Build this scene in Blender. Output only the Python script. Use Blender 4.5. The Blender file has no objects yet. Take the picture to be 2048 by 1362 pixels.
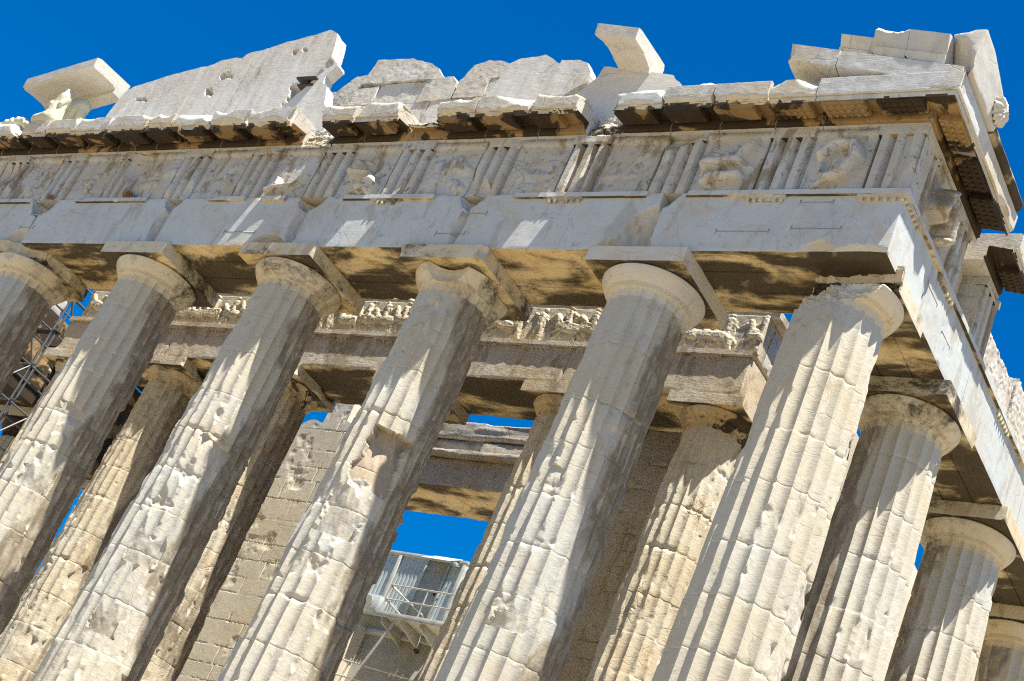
import bpy, math, random
import numpy as np
from mathutils import Vector, Matrix
from mathutils.geometry import delaunay_2d_cdt

# ------------------------------------------------------------------ camera, sky, sun, exposure
S = bpy.context.scene
COL = S.collection
R = math.radians
CAM = (10.8548, -20.368, -4.9043); YAW, PITCH, ROLL, FPX = -.6999, .4799, .4223, 3230.45
cd = bpy.data.cameras.new('camera'); cam = bpy.data.objects.new('camera', cd); COL.objects.link(cam)
f = Vector((math.sin(YAW)*math.cos(PITCH), math.cos(YAW)*math.cos(PITCH), math.sin(PITCH)))
r = f.cross(Vector((0, 0, 1))).normalized(); u = r.cross(f)
cr, sr = math.cos(ROLL), math.sin(ROLL)
rx, uy = r*cr+u*sr, u*cr-r*sr
M = Matrix((rx, uy, -f)).transposed().to_4x4(); M.translation = CAM
cam.matrix_world = M
cd.sensor_width = 36; cd.lens = FPX*36/2048; cd.clip_end = 5000; cd.clip_start = .1
S.camera = cam
SUN = Vector((.300, -.127, 1)).normalized()
sd = bpy.data.lights.new('sun', 'SUN'); sun = bpy.data.objects.new('sun', sd); COL.objects.link(sun)
sd.energy = 5.0; sd.angle = R(.53); sd.color = (1, .955, .87)
sun.rotation_euler = SUN.to_track_quat('Z', 'Y').to_euler(); sun.location = (20, -10, 60)
W = bpy.data.worlds.new('World'); S.world = W; W.use_nodes = True
nt = W.node_tree; nt.nodes.clear()
sky = nt.nodes.new('ShaderNodeTexSky'); sky.sky_type = 'NISHITA'; sky.sun_disc = False
sky.sun_elevation = math.asin(SUN.z); sky.sun_rotation = math.atan2(SUN.x, SUN.y)
sky.altitude = 150; sky.air_density = 1.0; sky.dust_density = .1; sky.ozone_density = 3.0
hs = nt.nodes.new('ShaderNodeHueSaturation'); hs.inputs['Saturation'].default_value = 1.75
hs.inputs['Value'].default_value = 1
hs.inputs['Hue'].default_value = .507
bg = nt.nodes.new('ShaderNodeBackground'); bg.inputs[1].default_value = .057
wo = nt.nodes.new('ShaderNodeOutputWorld')
nt.links.new(sky.outputs[0], hs.inputs['Color']); nt.links.new(hs.outputs[0], bg.inputs[0]); nt.links.new(bg.outputs[0], wo.inputs[0])
S.view_settings.view_transform = 'Standard'; S.view_settings.look = 'None'; S.view_settings.gamma = 1
S.view_settings.exposure = 1.48
S.cycles.use_denoising = False; S.cycles.filter_width = 1.15
S.cycles.max_bounces = 8; S.cycles.diffuse_bounces = 5

# ------------------------------------------------------------------ noise
_rs = np.random.RandomState(7)
_perm = np.concatenate([_rs.permutation(256)]*3).astype(np.int32)
_val = _rs.rand(256)*2-1

def vnoise(P, seed=0):
    P = P + seed*17.137
    I = np.floor(P).astype(np.int64); F = P-I; F = F*F*F*(F*(F*6-15)+10); I &= 255
    x0, y0, z0 = I[..., 0], I[..., 1], I[..., 2]; x1, y1, z1 = (x0+1) & 255, (y0+1) & 255, (z0+1) & 255
    fx, fy, fz = F[..., 0], F[..., 1], F[..., 2]
    def h(a, b, c): return _val[_perm[_perm[_perm[a]+b]+c]]
    def l(a, b, t): return a+(b-a)*t
    return l(l(l(h(x0, y0, z0), h(x1, y0, z0), fx), l(h(x0, y1, z0), h(x1, y1, z0), fx), fy),
             l(l(h(x0, y0, z1), h(x1, y0, z1), fx), l(h(x0, y1, z1), h(x1, y1, z1), fx), fy), fz)

def fbm(P, sc, octv=4, seed=0, gain=.5):
    sc = np.asarray(sc, float); t = 0; a = 1; n = 0
    for k in range(octv):
        t = t + a*vnoise(P*sc*(2.03**k), seed+k*3); n += a; a *= gain
    return t/n*1.6

def sstep(a, b, x):
    t = np.clip((x-a)/(b-a), 0, 1); return t*t*(3-2*t)

# ------------------------------------------------------------------ materials
class NG:
    def __init__(s, name):
        s.m = bpy.data.materials.new(name); s.m.use_nodes = True
        s.t = s.m.node_tree; s.t.nodes.clear()
        s.pos = s.n('ShaderNodeNewGeometry').outputs['Position']
    def n(s, typ, **kw):
        x = s.t.nodes.new(typ)
        for k, v in kw.items(): setattr(x, k, v)
        return x
    def put(s, sock, v):
        if isinstance(v, bpy.types.NodeSocket): s.t.links.new(v, sock)
        else:
            if sock.type == 'RGBA' and len(v) == 3: v = (*v, 1)
            sock.default_value = v
    def vec(s, sc, off=(0, 0, 0)):
        x = s.n('ShaderNodeMapping'); s.put(x.inputs[0], s.pos)
        x.inputs['Scale'].default_value = sc if hasattr(sc, '__len__') else (sc,)*3; x.inputs['Location'].default_value = off
        return x.outputs[0]
    def noise(s, sc, detail=4, rough=.55, dist=0, off=(0, 0, 0)):
        x = s.n('ShaderNodeTexNoise'); s.put(x.inputs['Vector'], s.vec(sc, off)); x.inputs['Scale'].default_value = 1
        x.inputs['Detail'].default_value = detail; x.inputs['Roughness'].default_value = rough; x.inputs['Distortion'].default_value = dist
        return x.outputs[0]
    def voro(s, sc, feature='F1', off=(0, 0, 0), warp=0):
        x = s.n('ShaderNodeTexVoronoi', feature=feature); v = s.vec(sc, off)
        if warp:
            nz = s.n('ShaderNodeTexNoise'); s.put(nz.inputs['Vector'], v); nz.inputs['Scale'].default_value = 1.7; nz.inputs['Detail'].default_value = 4
            a = s.n('ShaderNodeVectorMath', operation='MULTIPLY_ADD'); s.put(a.inputs[0], nz.outputs[1]); a.inputs[1].default_value = (warp,)*3; s.put(a.inputs[2], v); v = a.outputs[0]
        s.put(x.inputs['Vector'], v); x.inputs['Scale'].default_value = 1
        return x.outputs['Distance']
    def ramp(s, v, a, b, lo=0., hi=1.):
        x = s.n('ShaderNodeMapRange', interpolation_type='SMOOTHSTEP'); s.put(x.inputs[0], v)
        x.inputs[1].default_value = a; x.inputs[2].default_value = b; x.inputs[3].default_value = lo; x.inputs[4].default_value = hi
        return x.outputs[0]
    def mth(s, op, a, b=0.):
        x = s.n('ShaderNodeMath', operation=op); s.put(x.inputs[0], a); s.put(x.inputs[1], b); return x.outputs[0]
    def mix(s, fac, a, b, mode='MIX'):
        x = s.n('ShaderNodeMix', data_type='RGBA', blend_type=mode); s.put(x.inputs[0], fac); s.put(x.inputs[6], a); s.put(x.inputs[7], b); return x.outputs[2]
    def attr(s, name): return s.n('ShaderNodeAttribute', attribute_name=name).outputs['Fac']
    def out(s, color, rough=.8, height=None, bump=.5, dist=.02, spec=.3, metal=0.):
        p = s.n('ShaderNodeBsdfPrincipled'); s.put(p.inputs['Base Color'], color); s.put(p.inputs['Roughness'], rough)
        p.inputs['Specular IOR Level'].default_value = spec; p.inputs['Metallic'].default_value = metal
        if height is not None:
            b = s.n('ShaderNodeBump'); b.inputs['Strength'].default_value = bump; b.inputs['Distance'].default_value = dist
            s.put(b.inputs['Height'], height); s.put(p.inputs['Normal'], b.outputs[0])
        o = s.n('ShaderNodeOutputMaterial'); s.t.links.new(p.outputs[0], o.inputs[0]); return s.m

def marble(name, white=(.66, .63, .55), cream=(.60, .51, .37), ochre=.35, grey=.35, brown=.2, crust=0., cracks=.6, bump=.6, pits=.5, vein=(2.2, 2.2, .5), grime=.35, crust_sc=(.8, 1.3, 1.3), crust_r=.74, crust_w=.05, brkc=((.52, .49, .41), (.50, .40, .27)), brkf=.4, ggate=(.40, .62), gsc=4.5, ochre_col=(.50, .33, .16)):
    g = NG(name)
    c = g.mix(g.ramp(g.noise(.55, 5, .6, off=(3, 1, 7)), .38, .66), white, cream)
    c = g.mix(g.mth('MULTIPLY', g.ramp(g.noise(vein, 6, .65, 1.2, (9, 2, 4)), .48, .72), grey), c, (.40, .40, .40))
    c = g.mix(g.mth('MULTIPLY', g.ramp(g.noise(1.1, 7, .68, .4, (1, 8, 2)), .52, .66), ochre), c, ochre_col)
    # brown weather patina, ragged patches drawn out along the height
    c = g.mix(g.mth('MULTIPLY', g.ramp(g.noise((1.5, 1.5, .55), 8, .72, .5, (5, 5, 1)), .53, .60), brown), c, (.25, .185, .105))
    # hairline cracks and veins: contour lines of stretched noise
    def contour(sc, off, w, dist=.6):
        n = g.noise(sc, 2, .42, dist, off); return g.ramp(g.mth('ABSOLUTE', g.mth('SUBTRACT', n, .5)), 0, w, 1, 0)
    gate = g.ramp(g.noise(.8, 3, .5, off=(4, 9, 9)), .46, .58)
    crk = g.mth('MULTIPLY', g.mth('MULTIPLY', g.mth('MAXIMUM', g.ramp(g.voro((.75, .75, .6), 'DISTANCE_TO_EDGE', (2, 2, 2), .45), .0, .010, 1, 0), contour((.4, .4, 1.5), (8, 3, 1), .006, .4)), gate), cracks)
    c = g.mix(g.mth('MULTIPLY', crk, .8), c, (.15, .115, .08))
    fine = g.mth('MULTIPLY', contour((1.1, 1.1, 7), (5, 2, 6), .03), g.ramp(g.noise(1.3, 3, .5, off=(2, 7, 5)), .45, .6))
    c = g.mix(g.mth('MULTIPLY', fine, .28*cracks), c, (.30, .26, .21))
    # fine speckle and pits
    sp = g.ramp(g.noise(34, 3, .6, off=(1, 1, 1)), .60, .70)
    c = g.mix(g.mth('MULTIPLY', sp, .14*pits), c, (.16, .12, .085))
    pit = g.mth('MULTIPLY', g.ramp(g.voro(9, 'F1', (6, 3, 2), .8), .10, .17, 1, 0), g.ramp(g.noise(1.7, 3, .6, off=(7, 7, 1)), .56, .66))
    c = g.mix(g.mth('MULTIPLY', pit, .7*pits), c, (.13, .10, .075))
    tn = g.attr('tint'); c = g.mix(tn, c, g.mix(.5, c, (.56, .48, .33)), 'MIX')
    # fresh breaks
    brk = g.attr('brk')
    bc = g.mix(g.ramp(g.noise(2.3, 5, .6, off=(3, 3, 9)), .42, .64), brkc[0], brkc[1])
    gr = g.mth('MULTIPLY', g.ramp(g.noise(gsc, 12, .82, .2, (3, 6, 8)), .535, .62), g.ramp(g.noise(.9, 4, .6, off=(8, 2, 6)), ggate[0], ggate[1]))
    c = g.mix(g.mth('MULTIPLY', gr, grime), c, (.20, .165, .125))
    c = g.mix(g.attr('pat'), c, g.mix(g.ramp(g.noise((5, 5, 2.5), 8, .75, .3, (4, 4, 1)), .44, .62), (.21, .165, .11), (.36, .31, .225)))  # brown on the shafts' shade side, part patina, part painted shade
    c = g.mix(g.mth('MULTIPLY', brk, brkf), c, bc)
    c = g.mix(g.attr('tan'), c, g.mix(g.noise(5, 6, .7), (.30, .235, .16), (.47, .38, .265)))
    # mid tone mottling
    c = g.mix(.32, c, g.mix(g.noise(6.5, 6, .7, .3), (.62, .62, .63), (1, 1, 1)), 'MULTIPLY')
    if crust:
        cm = g.ramp(g.mth('ADD', g.noise(crust_sc, 12, crust_r, .4, (2, 6, 3)), g.mth('MULTIPLY', g.noise(tuple(k*.4 for k in crust_sc), 2, .5, off=(8, 1, 1)), .5)), .855-crust_w/2-.16*crust, .855+crust_w/2-.16*crust)
        c = g.mix(g.mth('MULTIPLY', cm, .93), c, g.mix(g.noise(6, 6, .7), (.012, .009, .006), (.04, .028, .016)))
    h = g.mth('ADD', g.mth('MULTIPLY', g.noise(7, 6, .6, .3), .5), g.mth('MULTIPLY', g.noise(42, 4, .65), .2))
    h = g.mth('ADD', h, g.mth('MULTIPLY', g.noise((9, 9, 30), 4, .6, .5, (3, 1, 2)), .45)); h = g.mth('SUBTRACT', h, g.mth('MULTIPLY', crk, .5)); h = g.mth('SUBTRACT', h, g.mth('MULTIPLY', pit, .55*pits))
    return g.out(c, .82, h, bump, .03, .25)

MARBLE = marble('marble_column', white=(.49, .475, .41), cream=(.47, .43, .33), ochre=.2, grey=.35, brown=.15, bump=.35, pits=.8, cracks=.38, grime=.42)
M_ARCH = marble('marble_architrave', white=(.50, .53, .515), cream=(.50, .50, .46), ochre=.3, grey=.5, brown=.3, cracks=.3, bump=.22, pits=.6, vein=(.9, .9, .8), grime=.5)
M_FRIEZE = marble('marble_frieze', white=(.50, .495, .455), cream=(.46, .41, .32), ochre=.3, grey=.6, brown=.8, cracks=.6, bump=.5, grime=1., ggate=(.28, .48))
M_GEISON = marble('marble_cornice', white=(.57, .57, .54), cream=(.56, .50, .38), ochre=.3, grey=.4, brown=.2, cracks=.6, bump=.4, pits=.7, grime=.55, brkc=((.60, .57, .49), (.58, .46, .26)))
M_TYMP = marble('marble_pediment', white=(.57, .555, .51), cream=(.54, .50, .43), ochre=.1, grey=.4, brown=.2, cracks=.6, bump=.35, pits=.9, vein=(2.5, 2.5, .35), grime=.8, gsc=(9, 9, 1.6))
M_NEW = marble('marble_new', white=(.58, .56, .50), cream=(.58, .52, .41), ochre=.12, grey=.35, brown=.05, cracks=.35, bump=.25, pits=.4, vein=(.5, .5, 1.6), grime=.3)
M_CAP = marble('marble_capital', white=(.60, .54, .40), cream=(.58, .48, .30), ochre=.3, grey=.12, brown=.4, crust=.12, crust_r=.85, crust_w=.16, cracks=.3, bump=.2, pits=.4, vein=(.5, .5, 4), grime=.5)
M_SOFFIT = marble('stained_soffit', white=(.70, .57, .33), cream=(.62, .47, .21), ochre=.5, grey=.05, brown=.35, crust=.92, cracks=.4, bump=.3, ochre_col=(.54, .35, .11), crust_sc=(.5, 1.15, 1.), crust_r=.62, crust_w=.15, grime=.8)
M_DARK = marble('crust_and_shade_dark', white=(.36, .245, .11), cream=(.27, .165, .06), ochre=.5, grey=.0, brown=.6, crust=1.0, cracks=.3, bump=.4, ochre_col=(.42, .24, .07), crust_sc=(1.1, 1.1, 1.1), crust_r=.6, brkc=((.62, .57, .44), (.60, .48, .27)), brkf=1., grime=.7)  # crusted undersides; also colours the far entablature to stand for its shade
M_PORCH = marble('marble_porch', white=(.56, .51, .41), cream=(.52, .43, .29), ochre=.4, grey=.15, brown=.6, crust=.0, cracks=.6, bump=.5, grime=.7, vein=(.5, .5, 3))
M_WALL = marble('marble_wall', white=(.68, .62, .48), cream=(.64, .55, .39), ochre=.25, grey=.1, brown=.1, cracks=.5, bump=.2, vein=(.5, .5, 2), grime=.25)
M_ROUGH = marble('rough_stone', white=(.54, .51, .45), cream=(.50, .45, .36), ochre=.2, grey=.3, brown=.35, cracks=.1, bump=.6, pits=1., grime=.7)
M_STATUE = marble('marble_statue', white=(.58, .55, .41), cream=(.54, .51, .36), ochre=.1, grey=.2, brown=.1, cracks=.1, bump=.2, pits=.3, ochre_col=(.42, .40, .2), grime=.3)
M_LINTEL = marble('marble_lintel', white=(.46, .43, .36), cream=(.38, .33, .24), ochre=.4, grey=.3, brown=.6, crust=.0, cracks=.5, bump=.6, vein=(.4, .4, 2.4), grime=.8)

def plain(name, col, rough=.5, metal=0., var=.25, sc=3., bump=0.):
    g = NG(name); nz = g.noise(sc, 5, .6)
    c = g.mix(g.ramp(nz, .4, .7), col, tuple(x*(1-var) for x in col))
    return g.out(c, rough, nz if bump else None, bump, .01, .4, metal)
M_STEEL = plain('galvanised_steel', (.15, .16, .17), .5, .5)
M_IRON = plain('old_iron', (.06, .045, .04), .7, .3)
M_CLAMP = plain('clamp_inlay', (.33, .33, .31), .8)
M_PANEL = plain('white_sheet_metal', (.40, .44, .41), .5, 0, .2)
M_GREYP = plain('grey_panel', (.30, .29, .24), .6, 0, .15)
M_WPAINT = plain('white_paint', (.42, .42, .36), .5, 0, .25)
M_BLACK = plain('black_plastic', (.02, .02, .02), .5)
M_TUFT = plain('dry_plant', (.20, .11, .065), .9, 0, .4)
M_GROUND = plain('limestone_ground', (.26, .215, .15), .9, 0, .3, .6, .5)
M_FLOOR = plain('marble_pavement', (.40, .345, .26), .8, 0, .2, 1.2, .3)

# ------------------------------------------------------------------ object helpers
def mesh_obj(name, V, quads=None, mat=None, parent=None, polys=None, brk=None, sharp=38, mats=None, mi=None, attrs=None):
    me = bpy.data.meshes.new(name)
    V = np.asarray(V, np.float32)
    fl = []; tot = []
    if quads is not None and len(quads): fl.append(np.asarray(quads, np.int32).ravel()); tot.append(np.full(len(quads), np.asarray(quads).shape[1], np.int32))
    if polys:
        fl.append(np.concatenate([np.asarray(p, np.int32) for p in polys])); tot.append(np.array([len(p) for p in polys], np.int32))
    fl = np.concatenate(fl); tot = np.concatenate(tot); st = np.concatenate([[0], np.cumsum(tot)[:-1]]).astype(np.int32)
    me.vertices.add(len(V)); me.vertices.foreach_set('co', V.ravel())
    me.loops.add(len(fl)); me.loops.foreach_set('vertex_index', fl)
    me.polygons.add(len(tot)); me.polygons.foreach_set('loop_start', st); me.polygons.foreach_set('loop_total', tot)
    for m in (mats or [mat]): me.materials.append(m)
    if mi is not None: me.polygons.foreach_set('material_index', np.asarray(mi, np.int32))
    me.update(calc_edges=True)
    if brk is not None:
        a = me.attributes.new('brk', 'FLOAT', 'POINT'); a.data.foreach_set('value', np.asarray(brk, np.float32))
    for k_, v_ in (attrs or {}).items():
        a = me.attributes.new(k_, 'FLOAT', 'POINT'); a.data.foreach_set('value', np.asarray(v_, np.float32).ravel())
    me.polygons.foreach_set('use_smooth', np.ones(len(tot), bool))
    if sharp: me.set_sharp_from_angle(angle=R(sharp))
    o = bpy.data.objects.new(name, me); COL.objects.link(o)
    if parent is not None: o.parent = parent
    return o

def tag(o, label=None, cat=None, group=None, kind=None):
    if label: o['label'] = label
    if cat: o['category'] = cat
    if group: o['group'] = group
    if cat and not kind: kind = 'thing'
    if kind: o['kind'] = kind
    return o

def thing(name, label, cat, group=None):
    o = bpy.data.objects.new(name, None); COL.objects.link(o); o.empty_display_size = .2
    return tag(o, label, cat, group)

def lattice(xs, ys, zs):
    """surface of a box sampled at the given coordinates, welded"""
    xs, ys, zs = (np.asarray(a, float) for a in (xs, ys, zs))
    nx, ny, nz = len(xs), len(ys), len(zs)
    I, J, K = np.meshgrid(np.arange(nx), np.arange(ny), np.arange(nz), indexing='ij')
    m = (I == 0) | (I == nx-1) | (J == 0) | (J == ny-1) | (K == 0) | (K == nz-1)
    idx = -np.ones((nx, ny, nz), int); idx[m] = np.arange(m.sum())
    V = np.stack([xs[I[m]], ys[J[m]], zs[K[m]]], 1)
    Q = []; side = []
    def add(A, flip, s):
        q = np.stack([A[:-1, :-1], A[1:, :-1], A[1:, 1:], A[:-1, 1:]], -1).reshape(-1, 4)
        Q.append(q[:, ::-1] if flip else q); side.append(np.full(len(q), s))
    add(idx[:, :, 0], True, 0); add(idx[:, :, -1], False, 1)      # bottom, top
    add(idx[:, 0, :], False, 2); add(idx[:, -1, :], True, 3)      # front (-y), back
    add(idx[0], True, 4); add(idx[-1], False, 5)                  # left, right
    return V, np.concatenate(Q), np.concatenate(side)

def lin(a, b, step):
    return np.linspace(a, b, max(2, int(math.ceil(abs(b-a)/step))+1))

def round_edges(V, rmin, rmax, sc=2.5, seed=0, thr=0.):
    lo, hi = V.min(0), V.max(0); c = (lo+hi)/2; h = (hi-lo)/2
    n = np.clip(fbm(V, sc, 4, seed)*.9+.35-thr, 0, 1.3)
    rr = np.minimum((rmin+(rmax-rmin)*n)[:, None], h.min()*.9)
    P = V-c; q = np.clip(P, -h+rr, h-rr); d = P-q; L = np.linalg.norm(d, axis=1, keepdims=True)
    return c+q+d/np.maximum(L, 1e-9)*np.minimum(L, rr)

def bite(V, p, n, d, rho, amp=.012, seed=0, brk=None):
    n = np.asarray(n, float); n /= np.linalg.norm(n); X = V-np.asarray(p, float); a = X@n
    t2 = (X*X).sum(1)-a*a
    f = a+d*(1-t2/rho**2)
    m = f > -.03
    if not m.any(): return V
    f[m] += amp*fbm(V[m], 9, 3, seed)
    g = np.maximum(f, 0); V = V-n*g[:, None]
    if brk is not None: brk[:] = np.maximum(brk, sstep(.004, .03, g))
    return V

def bites(V, k, dmin, dmax, seed, brk=None, zone=None):
    rs = np.random.RandomState(seed); lo, hi = V.min(0), V.max(0); c = (lo+hi)/2
    for i in range(k):
        ax = rs.randint(3); s = rs.choice([-1, 1], 3).astype(float); s[ax] = 0
        p = np.where(s > 0, hi, np.where(s < 0, lo, lo+(hi-lo)*rs.rand(3)))
        if zone is not None and not zone(p): continue
        n = s+rs.uniform(-.45, .45, 3); d = rs.uniform(dmin, dmax)*(.4+rs.rand()); rho = d*rs.uniform(1.6, 4.)
        V = bite(V, p, n, d, rho, .15*d, seed+i, brk)
    return V

def rough(V, amp, sc, seed=0, octv=4):
    return V+np.stack([fbm(V, sc, octv, seed), fbm(V, sc, octv, seed+31), fbm(V, sc, octv, seed+57)], 1)*amp

def stone(name, x, y, z, mat, parent=None, step=.04, rnd=(.005, .03), nb=0, bd=(.03, .1), rg=.004, rgs=5, seed=0, warp=None, post=None, soffit=None, sharp=38, zone=None, zs=None, ys=None, xs=None):
    V, Q, side = lattice(xs if xs is not None else lin(*x, step), ys if ys is not None else lin(*y, step), zs if zs is not None else lin(*z, step))
    brk = np.zeros(len(V))
    if rnd: V = round_edges(V, rnd[0], rnd[1], 2.5, seed)
    if nb: V = bites(V, nb, bd[0], bd[1], seed, brk, zone)
    if post: V = post(V, brk)
    if rg: V = rough(V, rg, rgs, seed)
    if warp: V = warp(V)
    if soffit is not None:
        return mesh_obj(name, V, Q, None, parent, brk=brk, sharp=sharp, mats=[mat, soffit], mi=(side == 0).astype(int))
    return mesh_obj(name, V, Q, mat, parent, brk=brk, sharp=sharp)

def prism(name, poly, y0, y1, mat, parent=None, step=.06, ragged=.02, seed=0, warp=None, face=None, rg=.004, sharp=35):
    """upright slab cut to the outline poly (x,z), thickness y0..y1, with broken edges"""
    pts = []
    n = len(poly); rs = np.random.RandomState(seed)
    for i in range(n):
        a, b = np.array(poly[i], float), np.array(poly[(i+1) % n], float); L = np.linalg.norm(b-a); k = max(1, int(L/step))
        for j in range(k): pts.append(a+(b-a)*j/k)
    pts = np.array(pts); nb = len(pts)
    q = np.stack([pts[:, 0], np.full(nb, seed*1.7), pts[:, 1]], 1)
    pts = pts+np.stack([fbm(q, 4, 4, seed), fbm(q, 4, 4, seed+5)], 1)*ragged
    lo, hi = pts.min(0), pts.max(0)
    gx, gz = np.meshgrid(np.arange(lo[0], hi[0], step), np.arange(lo[1], hi[1], step)); G = np.stack([gx.ravel(), gz.ravel()], 1)
    inside = np.zeros(len(G), bool); near = np.full(len(G), 9.)
    for i in range(nb):
        a, b = pts[i], pts[(i+1) % nb]
        cnd = ((a[1] > G[:, 1]) != (b[1] > G[:, 1]))
        with np.errstate(divide='ignore', invalid='ignore'):
            xx = (b[0]-a[0])*(G[:, 1]-a[1])/(b[1]-a[1])+a[0]
        inside ^= cnd & (G[:, 0] < xx)
        near = np.minimum(near, np.hypot(G[:, 0]-a[0], G[:, 1]-a[1]))
    G = G[inside & (near > step*.55)]
    allp = np.concatenate([pts, G])
    ov, oe, of, *_ = delaunay_2d_cdt([Vector(p) for p in allp], [], [list(range(nb))], 1, 1e-5)
    ov = np.array([tuple(v) for v in ov]); N = len(ov)
    tri = np.array([t for t in of if len(t) == 3])
    area = np.cross(ov[tri[:, 1]]-ov[tri[:, 0]], ov[tri[:, 2]]-ov[tri[:, 0]])
    tri[area < 0] = tri[area < 0][:, ::-1]
    # order of boundary
    from collections import Counter
    ec = Counter(); dirn = {}
    for t in tri:
        for a, b in ((t[0], t[1]), (t[1], t[2]), (t[2], t[0])):
            ec[(min(a, b), max(a, b))] += 1; dirn[(min(a, b), max(a, b))] = (a, b)
    bed = [dirn[e] for e, c in ec.items() if c == 1]
    front = np.stack([ov[:, 0], np.full(N, y0), ov[:, 1]], 1); back = np.stack([ov[:, 0], np.full(N, y1), ov[:, 1]], 1)
    if face is not None: front[:, 1] += face(front)
    K = max(1, int(abs(y1-y0)/step/1.5)); V = [front, back]; polys = [list(t) for t in tri]+[[t[2]+N, t[1]+N, t[0]+N] for t in tri]
    bv = sorted({a for e in bed for a in e}); bi = {v: i for i, v in enumerate(bv)}; lay = [{v: v for v in bv}]; off = 2*N
    for k in range(1, K):
        P = front[bv]*(1-k/K)+back[bv]*k/K
        P = P+np.stack([fbm(P, 5, 3, seed+9), 0*P[:, 0], fbm(P, 5, 3, seed+12)], 1)*ragged*1.2
        V.append(P); lay.append({v: off+bi[v] for v in bv}); off += len(bv)
    lay.append({v: v+N for v in bv})
    for a, b in bed:
        for k in range(K): polys.append([lay[k][b], lay[k][a], lay[k+1][a], lay[k+1][b]])
    V = np.concatenate(V)
    if rg: V = rough(V, rg, 5, seed)
    if warp: V = warp(V)
    return mesh_obj(name, V, None, mat, parent, polys=polys, sharp=sharp)

def profile_bar(name, prof, x0, x1, mat, parent, step=.035, seed=0, nb=0, bd=(.03, .1), rg=.004, post=None, place=None, mats=None, mfun=None, zone=None, sharp=38):
    """closed profile [(o,z)] swept along x; place maps (s,o,z) to world"""
    P = []
    n = len(prof)
    for i in range(n):
        a, b = np.array(prof[i], float), np.array(prof[(i+1) % n], float); k = max(1, int(round(np.linalg.norm(b-a)/step)))
        for j in range(k): P.append(a+(b-a)*j/k)
    P = np.array(P); m = len(P); xs = lin(x0, x1, step); nx = len(xs)
    V = np.stack([np.repeat(xs, m), np.tile(P[:, 0], nx), np.tile(P[:, 1], nx)], 1)
    i = np.arange(nx-1)[:, None]*m; j = np.arange(m)[None]; j2 = (j+1) % m
    Q = np.stack([i+j, i+j2, i+m+j2, i+m+j], -1).reshape(-1, 4)
    polys = [list(range(m))[::-1], list(range((nx-1)*m, nx*m))]
    brk = np.zeros(len(V))
    if nb: V = bites(V, nb, bd[0], bd[1], seed, brk, zone)
    if post: V = post(V, brk)
    if rg: V = rough(V, rg, 5, seed)
    W_ = place(V) if place else V
    # orientation: make faces point outward
    c = W_.mean(0); a = W_[Q[:, 1]]-W_[Q[:, 0]]; b = W_[Q[:, 3]]-W_[Q[:, 0]]
    nrm = np.cross(a, b); s = (nrm*(W_[Q].mean(1)-c)).sum()
    if s < 0: Q = Q[:, ::-1]; polys = [p[::-1] for p in polys]
    mi = None
    if mats: mi = np.concatenate([mfun(V[Q].mean(1)), [0, 0]]).astype(int)
    return mesh_obj(name, W_, Q, mat, parent, polys=polys, brk=brk, mats=mats, mi=mi, sharp=sharp)

def tube(a, b, rad, n=8):
    a, b = Vector(a), Vector(b); d = (b-a); q = d.to_track_quat('Z', 'Y'); V = []
    for p in (a, b):
        for k in range(n):
            V.append(p+q @ Vector((rad*math.cos(2*math.pi*k/n), rad*math.sin(2*math.pi*k/n), 0)))
    polys = [[k, (k+1) % n, n+(k+1) % n, n+k] for k in range(n)]+[list(range(n))[::-1], list(range(n, 2*n))]
    return [tuple(v) for v in V], polys

def tubes(name, segs, rad, mat, parent=None, n=8):
    V = []; P = []
    for a, b in segs:
        v, p = tube(a, b, rad, n); P += [[i+len(V) for i in q] for q in p]; V += v
    return mesh_obj(name, np.array(V), None, mat, parent, polys=P, sharp=50)

def box(name, x, y, z, mat, parent=None, bev=.01, warp=None):
    def ax(a): return np.array([a[0], a[0]+bev, a[1]-bev, a[1]])
    V, Q, _ = lattice(ax(x), ax(y), ax(z))
    lo, hi = V.min(0), V.max(0); c = (lo+hi)/2; h = (hi-lo)/2
    P = V-c; q = np.clip(P, -h+bev, h-bev); d = P-q; L = np.linalg.norm(d, axis=1, keepdims=True); V = c+q+d/np.maximum(L, 1e-9)*np.minimum(L, bev)
    if warp: V = warp(V)
    return mesh_obj(name, V, Q, mat, parent)

# ------------------------------------------------------------------ the setting
def ground():
    n = 90; g = np.concatenate([-np.geomspace(30, 900, 25)[::-1], np.linspace(-28, 28, 40), np.geomspace(30, 900, 25)])
    X, Y = np.meshgrid(g-14, g+8, indexing='ij'); Pp = np.stack([X, Y, 0*X], -1)
    Z = -6.5+.35*fbm(Pp, .12, 4, 3)
    Z = np.where(np.hypot(X-CAM[0], Y-CAM[1]) > 6, Z, -6.55)
    V = np.stack([X, Y, Z], -1).reshape(-1, 3); m = len(g); i = np.arange(m-1)[:, None]*m; j = np.arange(m-1)[None]
    Q = np.stack([i+j, i+m+j, i+m+j+1, i+j+1], -1).reshape(-1, 4)
    tag(mesh_obj('ground', V, Q, M_GROUND), 'pale limestone rock ground around the temple', None, None, 'structure')
ground()
for k, (e, za, zb) in enumerate(((0., -.52, 0.), (.72, -1.04, -.524), (1.44, -1.6, -1.044), (1.9, -7.2, -1.604))):
    o = box('pavement', (-29.9-e, 1.03+e), (-1.03-e, 68.5+e), (za, zb), M_FLOOR, None, .02)
    tag(o, 'marble temple step', None, None, 'structure')

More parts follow.
